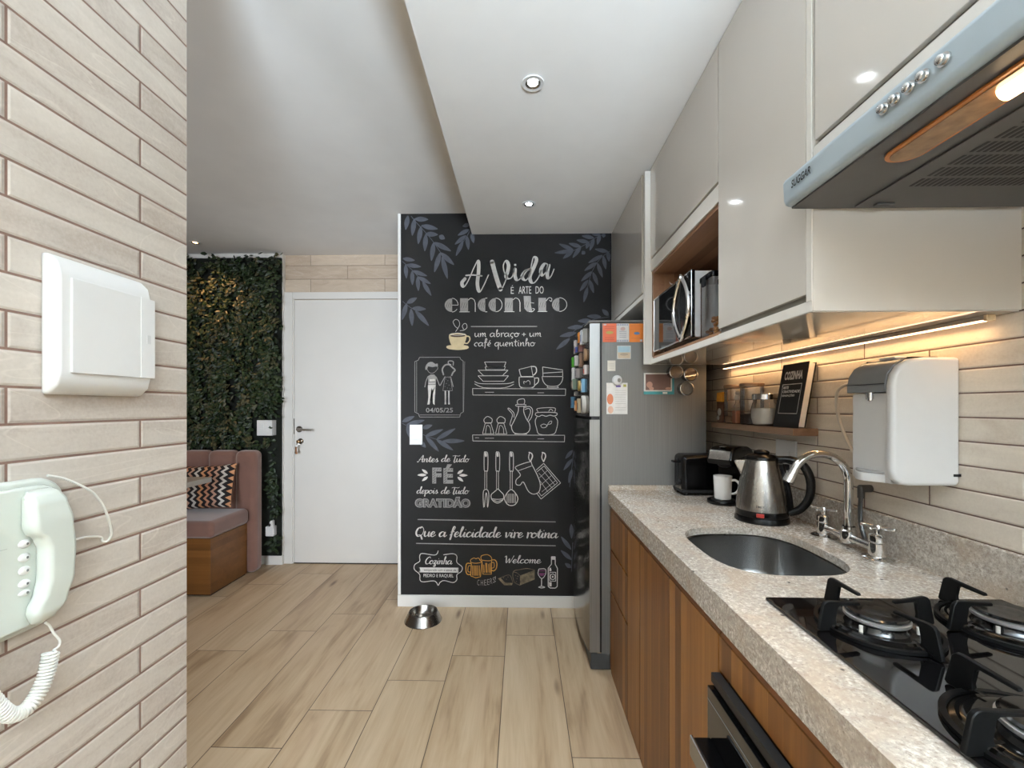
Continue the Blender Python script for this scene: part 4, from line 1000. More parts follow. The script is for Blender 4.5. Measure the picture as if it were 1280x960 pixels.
paper('white card with blue ornaments between two orange cards', 'picture', .4675, .5285, 1.617, 1.708, colour('white_card', 226, 224, 222), [('ornaments', colour('card_blue', 96, 116, 158), 'rect', *[(-.95 + .24 * k, -.85 + .24 * k, s_ - .1, s_ + .1) for k in range(8) for s_ in (-.86, .86)]), ('wreath', colour('card_pink', 206, 178, 172), 'disc', (0, .42, .4, .2)), ('lines', colour('card_grey2', 150, 150, 160), 'rect', *[(-.55, .55, q, q + .05) for q in (-.5, -.3, -.1, .12)])], GP)
paper('orange card with a blue oval, beside the wall cabinet', 'picture', .5295, .597, 1.616, 1.707, colour('orange_card', 224, 128, 42), [('oval', colour('card_blue2', 84, 122, 168), 'disc', (.1, -.05, .42, .15)), ('lines', colour('card_dark_orange2', 196, 100, 30), 'rect', *[(-.75, .75, q, q + .05) for q in (-.6, .4, .6, .78)]), ('corner_tag', colour('card_grey', 190, 190, 196), 'rect', (.55, .9, -.95, -.72))], GP)
paper('square magnet photo of a beach under pale sky', 'picture', .470, .537, 1.533, 1.599, colour('photo_border', 226, 224, 218), [('sky', colour('photo_sky', 176, 206, 218), 'rect', (-.88, .88, .0, .88)), ('sand', colour('photo_sand', 206, 186, 158), 'rect', (-.88, .88, -.88, -.02)), ('hill', colour('photo_hill', 168, 150, 128), 'disc', (.0, -.3, .6, .2))])
paper('small cream note stuck below the beach photo', 'note', .423, .462, 1.474, 1.526, colour('note_cream', 220, 216, 204), [('lines', colour('note_lines', 176, 170, 156), 'rect', *[(-.6, .6, q, q + .06) for q in (-.5, -.2, .1, .4)])])
paper('white printed flyer held up by a round white magnet', 'flyer', .418, .521, 1.262, 1.416, colour('flyer_white', 236, 235, 232), [('lines', colour('flyer_lines', 184, 182, 180), 'rect', *[(-.2, .85, q, q + .02) for q in (.5, .36, .22, .08, -.06, -.2, -.34, -.6, -.74)]), ('heading', colour('flyer_violet', 110, 90, 170), 'rect', (-.1, .35, .72, .84)), ('stamp', colour('flyer_olive', 176, 172, 90), 'rect', (.6, .88, .74, .9)), ('side_band', colour('flyer_terracotta', 206, 122, 84), 'disc', (-.66, -.04, .3, .34)), ('side_band', colour('flyer_peach', 226, 186, 164), 'disc', (-.62, -.72, .26, .24))])
t = thing('round_magnet', 'round white magnet holding the flyer on the fridge side', 'magnet', (.470, FY, 1.428))
MB().lathe([(0, .016), (.012, .0155), (.021, .012), (.025, .006), (.0255, .0)], M=Matrix.Rotation(PI / 2, 4, 'X')).build('dome', MT['white_plastic'], t)
MB().ball((.006, -.0145, .0), .009, (1, .3, 1.2)).build('picture', colour('magnet_oval_grey', 130, 126, 120), t)  # small grey oval on the dome
t = paper('photo magnet with a teal lower border beside the spice tins', 'picture', .600, .748, 1.359, 1.464, colour('teal_card', 66, 150, 156), [('white_border', colour('photo_border', 226, 224, 218), 'rect', (-1., .86, -.72, 1.)), ('photo', colour('photo_brown', 118, 88, 78), 'rect', (-.88, .78, -.6, .88)), ('figures', colour('photo_skin', 196, 150, 130), 'disc', (-.62, -.1, .2, .3), (-.5, -.45, .16, .16), (.62, -.45, .2, .12)), ('caption', colour('flyer_white', 236, 235, 232), 'rect', (.25, .55, -.95, -.78))], None, .002)
# magnetic spice tins
def tin(lab, x, z, fillc):
    t = thing('spice_tin', lab, 'spice tin', (x, FY, z), 0, 'magnetic spice tins on the fridge side')
    R = Matrix.Rotation(PI / 2, 4, 'X')
    MB().lathe([(0, .0005), (.031, .0005), (.0315, .04), (.0335, .0405), (.0335, .05), (.030, .0515), (.0285, .050)], M=R).build('tin_body', MT['steel'], t)
    MB().lathe([(0, .0475), (.0286, .0475), (.0286, .049), (0, .049)], M=R).build('window', MT['clear_glass'], t)
    MB().lathe([(0, .036), (.0285, .036), (.0285, .046), (0, .0465)], M=R).build('spice', fillc, t)
tin('steel spice tin with brown spice, topmost of the tins', .742, 1.466, colour('spice_brown', 110, 84, 62, .9))
tin('steel spice tin with ochre spice, closest to the wall', .812, 1.454, colour('spice_ochre', 160, 116, 66, .9))
tin('empty looking silver spice tin, lowest of the tins', .793, 1.386, colour('spice_grey', 156, 150, 140, .8))

# ---------------------------------------------------------------- microwave niche
t = thing('microwave', 'silver and black microwave in the wooden niche', 'microwave', (.8, 1.82, 1.532))
MB().box(.625, .985, 1.600, 2.045, 1.552, 1.792, .004).build('body', colour('white_oven_paint', 238, 240, 242, .3), t, world=True)
mf = MB().box(.612, .6245, 1.592, 2.046, 1.550, 1.794, .002).build('door', MT['black_glass'], t, world=True)
fr = MB()
for q in ((1.592, 1.599, 1.55, 1.794), (2.037, 2.046, 1.55, 1.794), (1.592, 2.046, 1.55, 1.556), (1.592, 2.046, 1.788, 1.794)): fr.box(.6105, .6135, *q, .001)
fr.build('door_trim', MT['chrome'], t, world=True)
vz = [(1.672 + .074 * math.sin(a * PI / 12) * (1 if a <= 12 else 1), 1.672 + .116 * math.cos(a * PI / 12)) for a in range(24)]
ves = []
for k in range(25):
    q = -1 + 2 * k / 24; ves.append((1.672 + .078 * (1 - abs(q) ** 1.9), 1.672 + .120 * q))
ves += [(2 * 1.672 - y, z) for y, z in ves[::-1][1:-1]]
hb = MB().prism([(1.672 + (y - 1.672) * .8, 1.672 + (z - 1.672) * .86) for y, z in ves], 'x', .603, .6115, .002)
hb.build('handle_panel', MT['black_plastic'], t, world=True)
MB().tube([(.602, y, z) for y, z in ves], .0085, seg=8, closed=True).build('handle_ring', MT['chrome'], t, world=True)
MB().tube([(.604, 1.672 + .02 * math.sin(k * PI / 10), 1.672 + .10 * (k / 5 - 1)) for k in range(11)], .004, seg=8).build('handle_spine', MT['black_matte'], t, world=True)
cm_ = MB().box(.6095, .612, 1.602, 1.66, 1.56, 1.785).build('control_strip', MT['black_plastic'], t, world=True)
for x in (.66, .95):
    for y in (1.64, 2.0): MB().cyl((x, y, 1.5325), (x, y, 1.553), .012).build('foot', MT['black_matte'], t, world=True)
# copper bull on top of the microwave
t = thing('bull_figurine', 'small copper bull figurine on top of the microwave', 'figurine', (.665, 1.88, 1.793))
cop = colour('copper', 176, 98, 70, .3, metal=.85)
MB().tube([(0, -.032, .026), (0, -.018, .030), (0, .004, .027), (0, .022, .030), (0, .034, .036)], [.006, .0135, .011, .0135, .008], seg=12, smooth=3).build('body', cop, t)
MB().tube([(0, .032, .036), (0, .044, .030), (0, .052, .022)], [.009, .008, .0045], seg=10, smooth=3).build('head', cop, t)
for s_ in (-1, 1): MB().tube([(s_ * .006, .042, .036), (s_ * .016, .046, .042), (s_ * .019, .050, .052)], [.003, .0025, .0008], seg=6, smooth=3).build('horn', colour('horn_white', 220, 206, 196, .3), t)
for x in (-.008, .008):
    for y in (-.022, .024): MB().tube([(x, y, .026), (x, y + .002, .012), (x, y, .0003)], [.006, .004, .0045], seg=8).build('leg', cop, t)
MB().tube([(0, -.034, .030), (0, -.042, .026), (0, -.043, .012)], [.002, .0018, .003], seg=6, smooth=3).build('tail', cop, t)
# food jars
def food_jar(lab, x0, x1, y0, y1, z1, fills):
    t = thing('food_jar', lab, 'jar', ((x0 + x1) / 2, (y0 + y1) / 2, 1.5325), 0, 'clear square food jars in the niche')
    jb = MB(); z0 = 1.5325
    poly = rrect(x0, x1, y0, y1, .012, 4); inn = rrect(x0 + .003, x1 - .003, y0 + .003, y1 - .003, .010, 4)
    jb.prism(poly, 'z', z0, z1); jb.build('jar_wall', MT['clear_glass'], t, world=True)
    for nm_, c_, a, b_ in fills:
        fb = MB()
        for k in range(46):
            px_, py_, pz_ = random.uniform(x0 + .016, x1 - .016), random.uniform(y0 + .014, y1 - .014), z0 + .008 + random.random() * (b_ - a) + a
            fb.ball((px_, py_, pz_), .0085, (1, 1, .7), 8)
        fb.build(nm_, c_, t, world=True)
    MB().prism(rrect(x0 - .003, x1 + .003, y0 - .003, y1 + .003, .014, 4), 'z', z1 + .0003, z1 + .020, .004).build('lid', MT['black_plastic'], t, world=True)
    MB().box(x0 - .009, x0 - .002, (y0 + y1) / 2 - .012, (y0 + y1) / 2 + .012, z1 - .022, z1 + .014, .002).build('lid_clip', MT['black_matte'], t, world=True)
food_jar('clear jar of cookies with a black lid right beside the microwave', .635, .745, 1.478, 1.580, 1.735, [('cookies', colour('cookie', 186, 134, 84, .8), 0., .07)])
food_jar('clear jar of orange pasta with a black clip lid, half behind the tall door', .648, .760, 1.385, 1.466, 1.70, [('pasta', colour('pasta', 206, 150, 74, .7), 0., .12)])

# ---------------------------------------------------------------- LED strip and shelf
t = thing('led_strip', 'thin lit LED strip light under the wall cabinets', 'strip light', (1.005, 1.6, 1.49))
MB().box(.994, 1.012, .965, 2.2, 1.4865, 1.4960, .0015).build('profile', colour('alu_profile', 170, 160, 150, .35, metal=.6), t, world=True)
MB().box(.997, 1.009, .972, 2.195, 1.4838, 1.4868, .001).build('diffuser', emit('led_glow', (1, .62, .36, 1), 2.4), t, world=True)
MB().box(.994, 1.012, .958, .966, 1.4835, 1.4965, .001).build('end_cap', colour('led_cap', 226, 200, 160), t, world=True)
l = bpy.data.lights.new('led_lamp', 'AREA'); l.shape = 'RECTANGLE'; l.size = .012; l.size_y = 1.2; l.energy = LED_W; l.color = (1, .62, .28)
lo = bpy.data.objects.new('led_lamp', l); C.objects.link(lo); lo.parent = t; lo.location = (0, -.02, -.009); lo.rotation_euler = (0, math.radians(12), 0)
sh_ = MB().box(.941, 1.0285, 1.542, 2.20, 1.197, 1.223, .002).build('wall_shelf', MT['shelf_wood'])
tag(sh_, 'short wooden wall shelf holding jars and a black book', 'shelf')
ZSH = 1.2235
# book leaning on the wall
t = thing('cook_book', 'thick black cookbook with white lettering leaning on the shelf', 'book', (.957, 1.541, ZSH + .0005))
H_, Wd, Th = .237, .150, .026
ang = math.asin(.040 / H_)
Mb = Matrix.Rotation(ang, 4, 'Y')
MB().box(0, .0022, 0, Wd, 0, H_, .0006, M=Mb).build('front_cover', MT['black_matte'], t)
MB().box(Th - .0022, Th, 0, Wd, 0.0065, H_, .0006, M=Mb).build('back_cover', MT['black_matte'], t)
MB().box(0, Th, Wd, Wd + .0022, 0.0065, H_, .0006, M=Mb).build('spine', MT['black_matte'], t)
MB().box(.0026, Th - .0026, .004, Wd - .001, .007, H_ - .004, M=Mb).build('pages', colour('book_pages', 214, 208, 200, .8), t)
def bk(u, q): return Mb @ Vector((-.0006, Wd - u, q))
bt = MB()
add_text(bt, 'COZINHA', bk, .022, .128, .176, .208, bold=.045)
for s_, z in (('ARTE', .142), ('CRIATIVIDADE', .127), ('SENSAÇÕES', .112)):
    add_text(bt, s_, bk, .024, .024 + .0085 * len(s_), z, z + .0105, bold=.04)
for a in ((.018, .132, .158, .1605), (.018, .132, .050, .0525), (.018, .0205, .05, .1605), (.1295, .132, .05, .1605)):
    bt.bm.faces.new([bt.bm.verts.new(bk(u, q)) for u, q in ((a[0], a[2]), (a[1], a[2]), (a[1], a[3]), (a[0], a[3]))])
bt.build('cover_lettering', colour('book_white', 226, 224, 220), t)
# sugar jar
t = thing('sugar_jar', 'round glass jar of white sugar with a steel lid on the shelf', 'jar', (.974, 1.775, ZSH))
MB().lathe([(.0, .0006), (.036, .0006), (.046, .006), (.0525, .035), (.0525, .060), (.046, .088), (.043, .096), (.043, .104)]).build('jar_wall', MT['clear_glass'], t)
MB().lathe([(.0, .003), (.035, .003), (.044, .008), (.050, .034), (.050, .060), (.048, .068), (.02, .070), (0, .072)]).build('sugar', colour('sugar', 226, 220, 208, .8), t)
MB().lathe([(.0435, .1045), (.0475, .1045), (.0475, .124), (.045, .127), (0, .127)]).build('lid', MT['chrome'], t)
def canister(lab, x, y, r, hh, fc, fh):
    t = thing('glass_canister', lab, 'canister', (x, y, ZSH), 0, 'glass canisters with wooden lids on the shelf')
    MB().lathe([(0, .0006), (r - .004, .0006), (r, .004), (r, hh)]).build('canister_wall', MT['clear_glass'], t)
    if fh: MB().lathe([(0, .003), (r - .005, .003), (r - .003, .006), (r - .003, fh), (0, fh + .004)]).build('contents', fc, t)
    MB().lathe([(0, hh + .0003), (r + .002, hh + .0003), (r + .003, hh + .003), (r + .003, hh + .012), (r, hh + .015), (0, hh + .015)]).build('wooden_lid', MT['shelf_wood'], t)
canister('tall glass canister with a wooden lid right beside the sugar jar', .978, 1.884, .045, .160, colour('coffee_beans', 60, 44, 36, .8), .045)
canister('tall glass canister with a wooden lid behind the spice bottle', .982, 2.045, .043, .160, colour('canister_brown', 128, 96, 70, .8), .03)
t = thing('spice_bottle', 'small glass bottle of pink salt in front of the canister', 'bottle', (.957, 1.962, ZSH))
MB().box(-.021, .021, -.021, .021, .0006, .072, .005).build('bottle_wall', MT['clear_glass'], t)
MB().box(-.018, .018, -.018, .018, .003, .058, .003).build('pink_salt', colour('pink_salt', 206, 132, 96, .8), t)
MB().lathe([(.018, .0722), (.014, .085), (.010, .092), (.010, .104), (.0, .104)]).build('neck', MT['clear_glass'], t)
MB().lathe([(.0, .1045), (.013, .1045), (.0145, .112), (.012, .124), (.009, .126), (.009, .131), (.012, .136), (.009, .144), (0, .146)]).build('stopper', colour('clear_grey_plastic', 190, 186, 180, .2), t)
t = thing('snack_bag', 'small orange and brown food bag beside the fridge end of the shelf', 'bag', (.962, 2.128, ZSH))
MB().prism([(-.032, .0006), (.030, .0006), (.033, .05), (.031, .10), (.026, .142), (-.026, .144), (-.030, .09)], 'x', -.012, .016, .004).build('lower_bag', colour('bag_brown', 92, 58, 40, .4), t)
MB().prism([(-.0305, .098), (.0315, .100), (.0265, .143), (-.0265, .145)], 'x', -.0128, .0165, .002).build('top_band', colour('bag_orange', 226, 156, 48, .4), t)
MB().ball((-.012, .0, .05), .018, (.2, 1, 1)).ball((-.012, .012, .022), .012, (.2, 1, 1)).build('printed_patch', colour('bag_print', 206, 206, 202, .5), t)

# ---------------------------------------------------------------- outlet and plugs
t = thing('wall_outlet', 'white wall outlet under the shelf behind the kettle', 'outlet', (1.0295, 1.722, 1.108))
MB().box(-.009, -.0005, -.064, .064, -.062, .062, .003).build('plate', MT['white_plastic'], t)
MB().box(-.0105, -.0088, -.03, .03, -.02, .02, .001).build('socket', MT['white_plastic'], t)
for i, (y, lab) in enumerate(((1.70, 'black power plug in the outlet, nearer the faucet'), (1.735, 'black power plug in the outlet, nearer the fridge'))):
    t = thing('power_plug', lab, 'plug', (1.018, y, 1.068), 0, 'black plugs in the outlet')
    MB().box(-.034, .0005, -.013, .013, -.012, .012, .004).build('plug_body', MT['black_matte'], t)
    MB().tube([(-.032, 0, 0), (-.044, 0, -.006), (-.046, .004, -.04), (-.03, .012, -.10), (-.016, .02, -.155)], .0035, seg=8, smooth=5).build('cord', MT['black_matte'], t)

# ---------------------------------------------------------------- water purifier
t = thing('water_purifier', 'white wall-mounted water purifier with a grey top above the worktop', 'water purifier', (.95, 1.12, 1.112))
wp = MT['white_plastic']
sil = [(1.0295, 1.118), (1.0295, 1.416), (.95, 1.4165), (.915, 1.412), (.892, 1.398), (.878, 1.376), (.873, 1.35), (.872, 1.15), (.878, 1.128), (.893, 1.115), (.915, 1.112), (1.02, 1.112)]
MB().prism(sil, 'y', 1.050, 1.0745, .009, 3).build('side_shell', wp, t, world=True)
MB().box(.888, 1.0295, 1.075, 1.198, 1.1125, 1.334, .004).box(.93, 1.0295, 1.075, 1.198, 1.3345, 1.416, .004).build('back_body', wp, t, world=True)
top = [(.925, 1.335), (.929, 1.40), (.929, 1.4178), (1.0, 1.4178), (1.0, 1.4185), (.95, 1.418), (.915, 1.413), (.892, 1.399), (.878, 1.377), (.8735, 1.352), (.8735, 1.335)]
MB().prism(top, 'y', 1.075, 1.198, .002).build('grey_top', MT['grey_plastic'], t, world=True)
MB().box(.872, .8738, 1.075, 1.198, 1.3545, 1.356).build('top_seam', MT['black_matte'], t, world=True)
MB().box(.93, .975, 1.115, 1.165, 1.418, 1.426, .004).build('flow_button', colour('button_white', 214, 218, 220, .3), t, world=True)
MB().cyl((.888, 1.135, 1.336), (.888, 1.135, 1.318), .010).cyl((.888, 1.135, 1.320), (.888, 1.135, 1.314), .0065).build('spout', MT['chrome'], t, world=True)
tr = [(.905, 1.075), (.905, 1.200)] + [(.905 - .045 * math.sin(a * PI / 12), 1.200 - (1.200 - 1.075) * a / 12) for a in range(1, 12)]
MB().prism(tr, 'z', 1.1125, 1.134, .003).build('drip_tray', wp, t, world=True)
MB().prism([(x + .002 if x < .904 else x, y) for x, y in tr], 'z', 1.1342, 1.139, .001).build('tray_grille', colour('tray_grey', 168, 168, 168, .35), t, world=True)
MB().box(1.012, 1.0295, 1.0495, 1.0525, 1.135, 1.141).build('mount_notch', MT['black_matte'], t, world=True)
t = thing('water_hose', 'white plastic water hose looping from the wall valve to the purifier', 'hose', (1.02, 1.387, 1.366))
MB().cyl((1.0295, 1.30, 1.366), (1.012, 1.30, 1.366), .012).cyl((1.015, 1.30, 1.366), (1.0, 1.33, 1.366), .008).build('valve', MT['chrome'], t, world=True)
MB().tube([(1.004, 1.325, 1.366), (1.0, 1.37, 1.367), (.998, 1.405, 1.350), (.998, 1.412, 1.315), (.995, 1.400, 1.27), (.99, 1.365, 1.21), (.985, 1.325, 1.165), (.975, 1.27, 1.135), (.965, 1.1985, 1.13)], .0048, seg=10, smooth=6).build('tube', colour('hose_white', 206, 200, 190, .4), t, world=True)
t = thing('flexible_pipe', 'grey flexible metal pipe on the wall behind the faucet', 'pipe', (1.0, 1.3, .92))
MB().cyl((1.0285, 1.315, 1.058), (.998, 1.315, 1.058), .011).cyl((1.0, 1.315, 1.064), (1.0, 1.315, 1.03), .0085).build('valve', MT['dark_metal'], t, world=True)
MB().tube([(1.0, 1.315, 1.032), (1.0, 1.318, .99), (.999, 1.312, .95), (.996, 1.295, .915), (.985, 1.27, .8985)], .006, seg=10, smooth=5).build('pipe_hose', MT['dark_metal'], t, world=True)

# ---------------------------------------------------------------- faucet
t = thing('kitchen_faucet', 'chrome bridge faucet with two cross handles behind the sink', 'faucet', (.95, 1.295, CZ))
cr = MT['chrome']
for y in (1.399, 1.191):
    o = y - 1.295
    bd = MB().lathe([(.0, .0003), (.036, .0003), (.036, .006), (.029, .010), (.0195, .012), (.0195, .046), (.0175, .048), (.0195, .051), (.0195, .066), (.015, .070), (.009, .072), (.009, .081)], (0, o, 0)).build('valve_body', cr, t)
    hn = MB().lathe([(0, .096), (.009, .094), (.0115, .088), (.0115, .082), (0, .079)], (0, o, 0))
    for k in range(4):
        a = PI / 4 * .6 + k * PI / 2
        hn.cyl((0, o, .0865), (.036 * math.cos(a), o + .036 * math.sin(a), .089), .0052, .0045, 12)
        hn.ball((.036 * math.cos(a), o + .036 * math.sin(a), .089), .0052, seg=10)
    hn.build('cross_handle', cr, t)
MB().cyl((0, -.104, .030), (0, .104, .030), .0115, seg=20).build('bridge_pipe', cr, t)
MB().lathe([(.0, .012), (.017, .014), (.020, .021), (.020, .05), (.0165, .054), (.0165, .062)], (0, 0, 0)).build('centre_tee', cr, t)
pth = [(0, 0, .055), (0, 0, .12), (0, 0, .185)] + [(-.082 + .082 * math.cos(a), 0, .190 + .082 * math.sin(a)) for a in [k * PI / 16 for k in range(1, 15)]]
MB().tube(pth, .0112, seg=18, smooth=3).build('spout', cr, t)
e0 = Vector(pth[-1]); dr_ = (Vector(pth[-1]) - Vector(pth[-2])).normalized()
MB().cyl(e0 - dr_ * .004, e0 + dr_ * .014, .0128, .0128).cyl(e0 + dr_ * .013, e0 + dr_ * .036, .0146, .0155).build('aerator', cr, t)

# ---------------------------------------------------------------- cooktop
t = thing('cooktop', 'black glass gas cooktop set on the granite worktop', 'cooktop', (.74, .65, CZ))
MB().box(.515, 1.002, .345, .938, CZ + .0004, CZ + .0075, .002).build('glass_plate', MT['black_glass'], t, world=True)
ZG = CZ + .0078
BUR = [(.645, .812, 1.0, 'front burner by the sink side'), (.884, .815, 1.05, 'back burner by the sink side'), (.632, .528, 1.1, 'front burner farther from the sink'), (.884, .535, .95, 'back burner farther from the sink')]
for x, y, s_, lab in BUR:
    bb = MB().lathe([(.086 * s_, .0), (.086 * s_, .004), (.080 * s_, .0075), (.076 * s_, .0065), (.072 * s_, .009), (.064 * s_, .0085), (.058 * s_, .005), (.048 * s_, .004), (.044 * s_, .010), (.044 * s_, .016), (0, .016)], (x, y, ZG), 56).build('burner', MT['black_enamel'], t, world=True)
    MB().lathe([(.038 * s_, .0162), (.047 * s_, .0168), (.049 * s_, .019), (.049 * s_, .0235), (.046 * s_, .0255), (.03 * s_, .0255)], (x, y, ZG), 56).build('burner_ring', colour('burner_aluminium', 196, 196, 194, .3, metal=.8), bb).matrix_parent_inverse = wm(t).inverted()
    MB().lathe([(.044 * s_, .0257), (.047 * s_, .028), (.044 * s_, .031), (.030 * s_, .0315), (.026 * s_, .0305), (.022 * s_, .0315), (0, .032)], (x, y, ZG), 56).build('burner_cap', MT['black_enamel'], bb).matrix_parent_inverse = wm(t).inverted()
    for dx, dy in ((-.05, -.03), (.045, -.035)):
        MB().cyl((x + dx * s_, y + dy * s_, ZG + .006), (x + dx * s_, y + dy * s_, ZG + .018), .003).build('igniter', colour('igniter', 200, 196, 190, .3), bb).matrix_parent_inverse = wm(t).inverted()
def pan_support(lab, x, y, s_, rot):
    t = thing('pan_support', lab, 'pan support', (x, y, ZG + .0002), rot, 'cast iron pan supports on the cooktop')
    ri, ro = .086 * s_, .094 * s_
    MB().lathe([(ri + .0012, .0003), (ro, .0003), (ro, .006), (ri + .0012, .006), (ri + .0012, .0003)], seg=56).build('ring', MT['cast_iron'], t)
    for k in range(4):
        a = k * PI / 2; M = Matrix.Rotation(a, 4, 'Z')
        prof = [(.066 * s_, .0135), (.088 * s_, .0105), (.0905 * s_, .0003), (.112 * s_, .0003), (.115 * s_, .004), (.106 * s_, .046), (.101 * s_, .0515), (.094 * s_, .053), (.035 * s_, .0475), (.033 * s_, .0435), (.036 * s_, .0415), (.074 * s_, .0435), (.078 * s_, .040), (.0815 * s_, .020), (.080 * s_, .0125)]
        MB().prism(prof, 'y', -.0035, .0035, .0012, 1, M=M).build('finger', MT['cast_iron'], t)
for (x, y, s_, lab), r_ in zip(BUR, (.12, .1, .1, .08)): pan_support('black iron pan support around the ' + lab, x, y, s_, r_)

# ---------------------------------------------------------------- kettle, coffee maker, mug, toaster
t = thing('electric_kettle', 'stainless steel electric kettle with black handle on the worktop', 'kettle', (.866, 1.602, CZ + .0004), math.radians(-32))
MB().lathe([(0, .0), (.088, .0), (.089, .004), (.086, .018), (.083, .020), (0, .020)]).build('power_base', MT['black_plastic'], t)
MB().lathe([(0, .0205), (.084, .0205), (.085, .024), (.084, .042)]).build('lower_ring', MT['black_plastic'], t)
MB().lathe([(.0835, .0422), (.0825, .060), (.078, .100), (.070, .150), (.060, .190), (.0535, .213), (.052, .218)], seg=56).build('body', MT['steel'], t)
MB().lathe([(.053, .2182), (.0545, .221), (.0535, .228), (.046, .235), (.03, .239), (.0, .240)]).ball((0, 0, .244), .021, (1.25, .9, .5)).build('lid', MT['black_plastic'], t)
MB().prism([(-.056, .150), (-.060, .150), (-.088, .205), (-.086, .212), (-.045, .214)], 'y', -.014, .014, .004).build('pouring_lip', MT['steel'], t)
MB().tube([(.045, 0, .222), (.085, 0, .222), (.122, 0, .208), (.143, 0, .170), (.147, 0, .125), (.138, 0, .085), (.115, 0, .052), (.083, 0, .036)], [.011, .0125, .0125, .0125, .012, .0115, .0115, .011], seg=14, smooth=5, flat=(.95, 1.15)).build('handle', MT['black_plastic'], t)
MB().tube([(.060, 0, .205), (.066, 0, .18), (.076, 0, .14), (.085, 0, .09), (.089, 0, .045)], .010, seg=10, smooth=4).build('handle_spine', MT['black_plastic'], t)
fa = math.radians(-121) + math.radians(32)   # towards the viewer
MB().box(.0815, .0875, -.012, .012, .0255, .0385, .002, M=Matrix.Rotation(fa, 4, 'Z')).build('power_light', emit('kettle_red', (.28, .016, .008, 1), .04), t)
kt = MB()
def kf(u, q): return Matrix.Rotation(fa + u / .0835, 4, 'Z') @ Vector((.0834 - (q - .042) * .055 + .0006, 0, q))
add_text(kt, 'DMEX', kf, -.013, .013, .058, .0655, bold=.01)
kt.build('brand_lettering', MT['black_matte'], t)

CO = thing('coffee_maker', 'black single-cup coffee maker with a steel front panel', 'coffee maker', (.903, 1.915, CZ + .0004), math.radians(38))
# local -x points to the viewer
MB().prism([(.05 - .13 * 0 + .0 + .058 * math.cos(a * PI / 10 - PI / 2), .058 * math.sin(a * PI / 10 - PI / 2)) for a in range(11)] + [(-.062 + .064 * math.cos(a * PI / 10 + PI / 2), .064 * math.sin(a * PI / 10 + PI / 2)) for a in range(11)], 'z', 0, .016, .004).build('base', MT['black_plastic'], CO)
MB().lathe([(0, .0162), (.046, .0162), (.046, .0195), (0, .0195)], (-.066, 0, 0)).build('drip_plate', MT['black_matte'], CO)
MB().prism([(.045 + .055 * math.cos(a * PI / 10 - PI / 2), .055 * math.sin(a * PI / 10 - PI / 2)) for a in range(11)] + [(-.006, .052), (-.010, .0), (-.006, -.052)], 'z', .016, .185, .003).build('column', MT['black_plastic'], CO)
hd_prof = [(.098, .150), (.098, .205), (.085, .226), (.05, .238), (-.01, .240), (-.062, .236), (-.082, .228), (-.088, .222), (-.104, .180), (-.102, .176), (-.070, .174), (-.05, .162), (-.02, .152)]
MB().prism(hd_prof, 'y', -.056, .056, .014, 4).build('head', MT['black_plastic'], CO)
fpn = MB()
for k in range(1): fpn.prism([(-.0895, .2215), (-.0855, .2245), (-.1010, .1805), (-.1050, .1815)], 'y', -.044, .044, .001)
fpn.build('steel_panel', MT['steel'], CO)
MB().lathe([(.010, .150), (.026, .158), (.030, .174)], (-.052, 0, 0)).build('brew_basket', MT['black_matte'], CO)
MB().box(-.074, -.054, -.012, .012, .2365, .2405, .002).build('lid_button', MT['chrome'], CO)
rm = Matrix.Rotation(math.radians(38), 4, 'Z') @ Vector((-.066, 0, 0))
t = thing('coffee_mug', 'white ceramic mug standing on the coffee maker tray', 'mug', (.903 + rm.x, 1.915 + rm.y, CZ + .0202), math.radians(-38))
MB().lathe([(0, .0), (.031, .0), (.033, .003), (.0345, .05), (.0365, .094), (.0365, .097), (.034, .096), (.032, .05), (.030, .006), (0, .005)]).build('cup', MT['ceramic'], t)
MB().tube([(.034, 0, .080), (.050, 0, .082), (.063, 0, .068), (.061, 0, .045), (.048, 0, .028), (.033, 0, .024)], .0048, seg=10, smooth=5).build('handle', MT['ceramic'], t)

t = thing('toaster', 'black toaster in the corner beside the fridge', 'toaster', (.838, 2.087, CZ + .0004))
bp = MT['black_plastic']
MB().box(-.102, .102, -.064, .058, .008, .186, .022, 5).build('body', bp, t)
MB().box(-.105, .105, -.066, .060, .010, .030, .010, 3).build('base', MT['black_matte'], t)
for y in (-.028, .022): MB().box(-.085, .085, y - .011, y + .011, .1855, .1868).build('slot', MT['black_matte'], t)
MB().box(-.1055, -.100, -.006, .006, .05, .165).build('lever_track', MT['black_matte'], t)
MB().box(-.127, -.102, -.016, .016, .146, .156, .003).build('lever', bp, t)
MB().cyl((-.101, -.03, .06), (-.112, -.03, .06), .012).build('dial', MT['black_matte'], t)
for x in (-.08, .08):
    for y in (-.045, .04): MB().cyl((x, y, .0), (x, y, .012), .010).build('foot', MT['black_matte'], t)

# ---------------------------------------------------------------- entry wall: breaker box and intercom phone
t = thing('breaker_box', 'white breaker box cover on the brick tile wall above the phone', 'breaker box', (XL, .73, 1.426))
bp_ = MB()
poly = rrect(.648, .814, 1.318, 1.535, .006, 3)
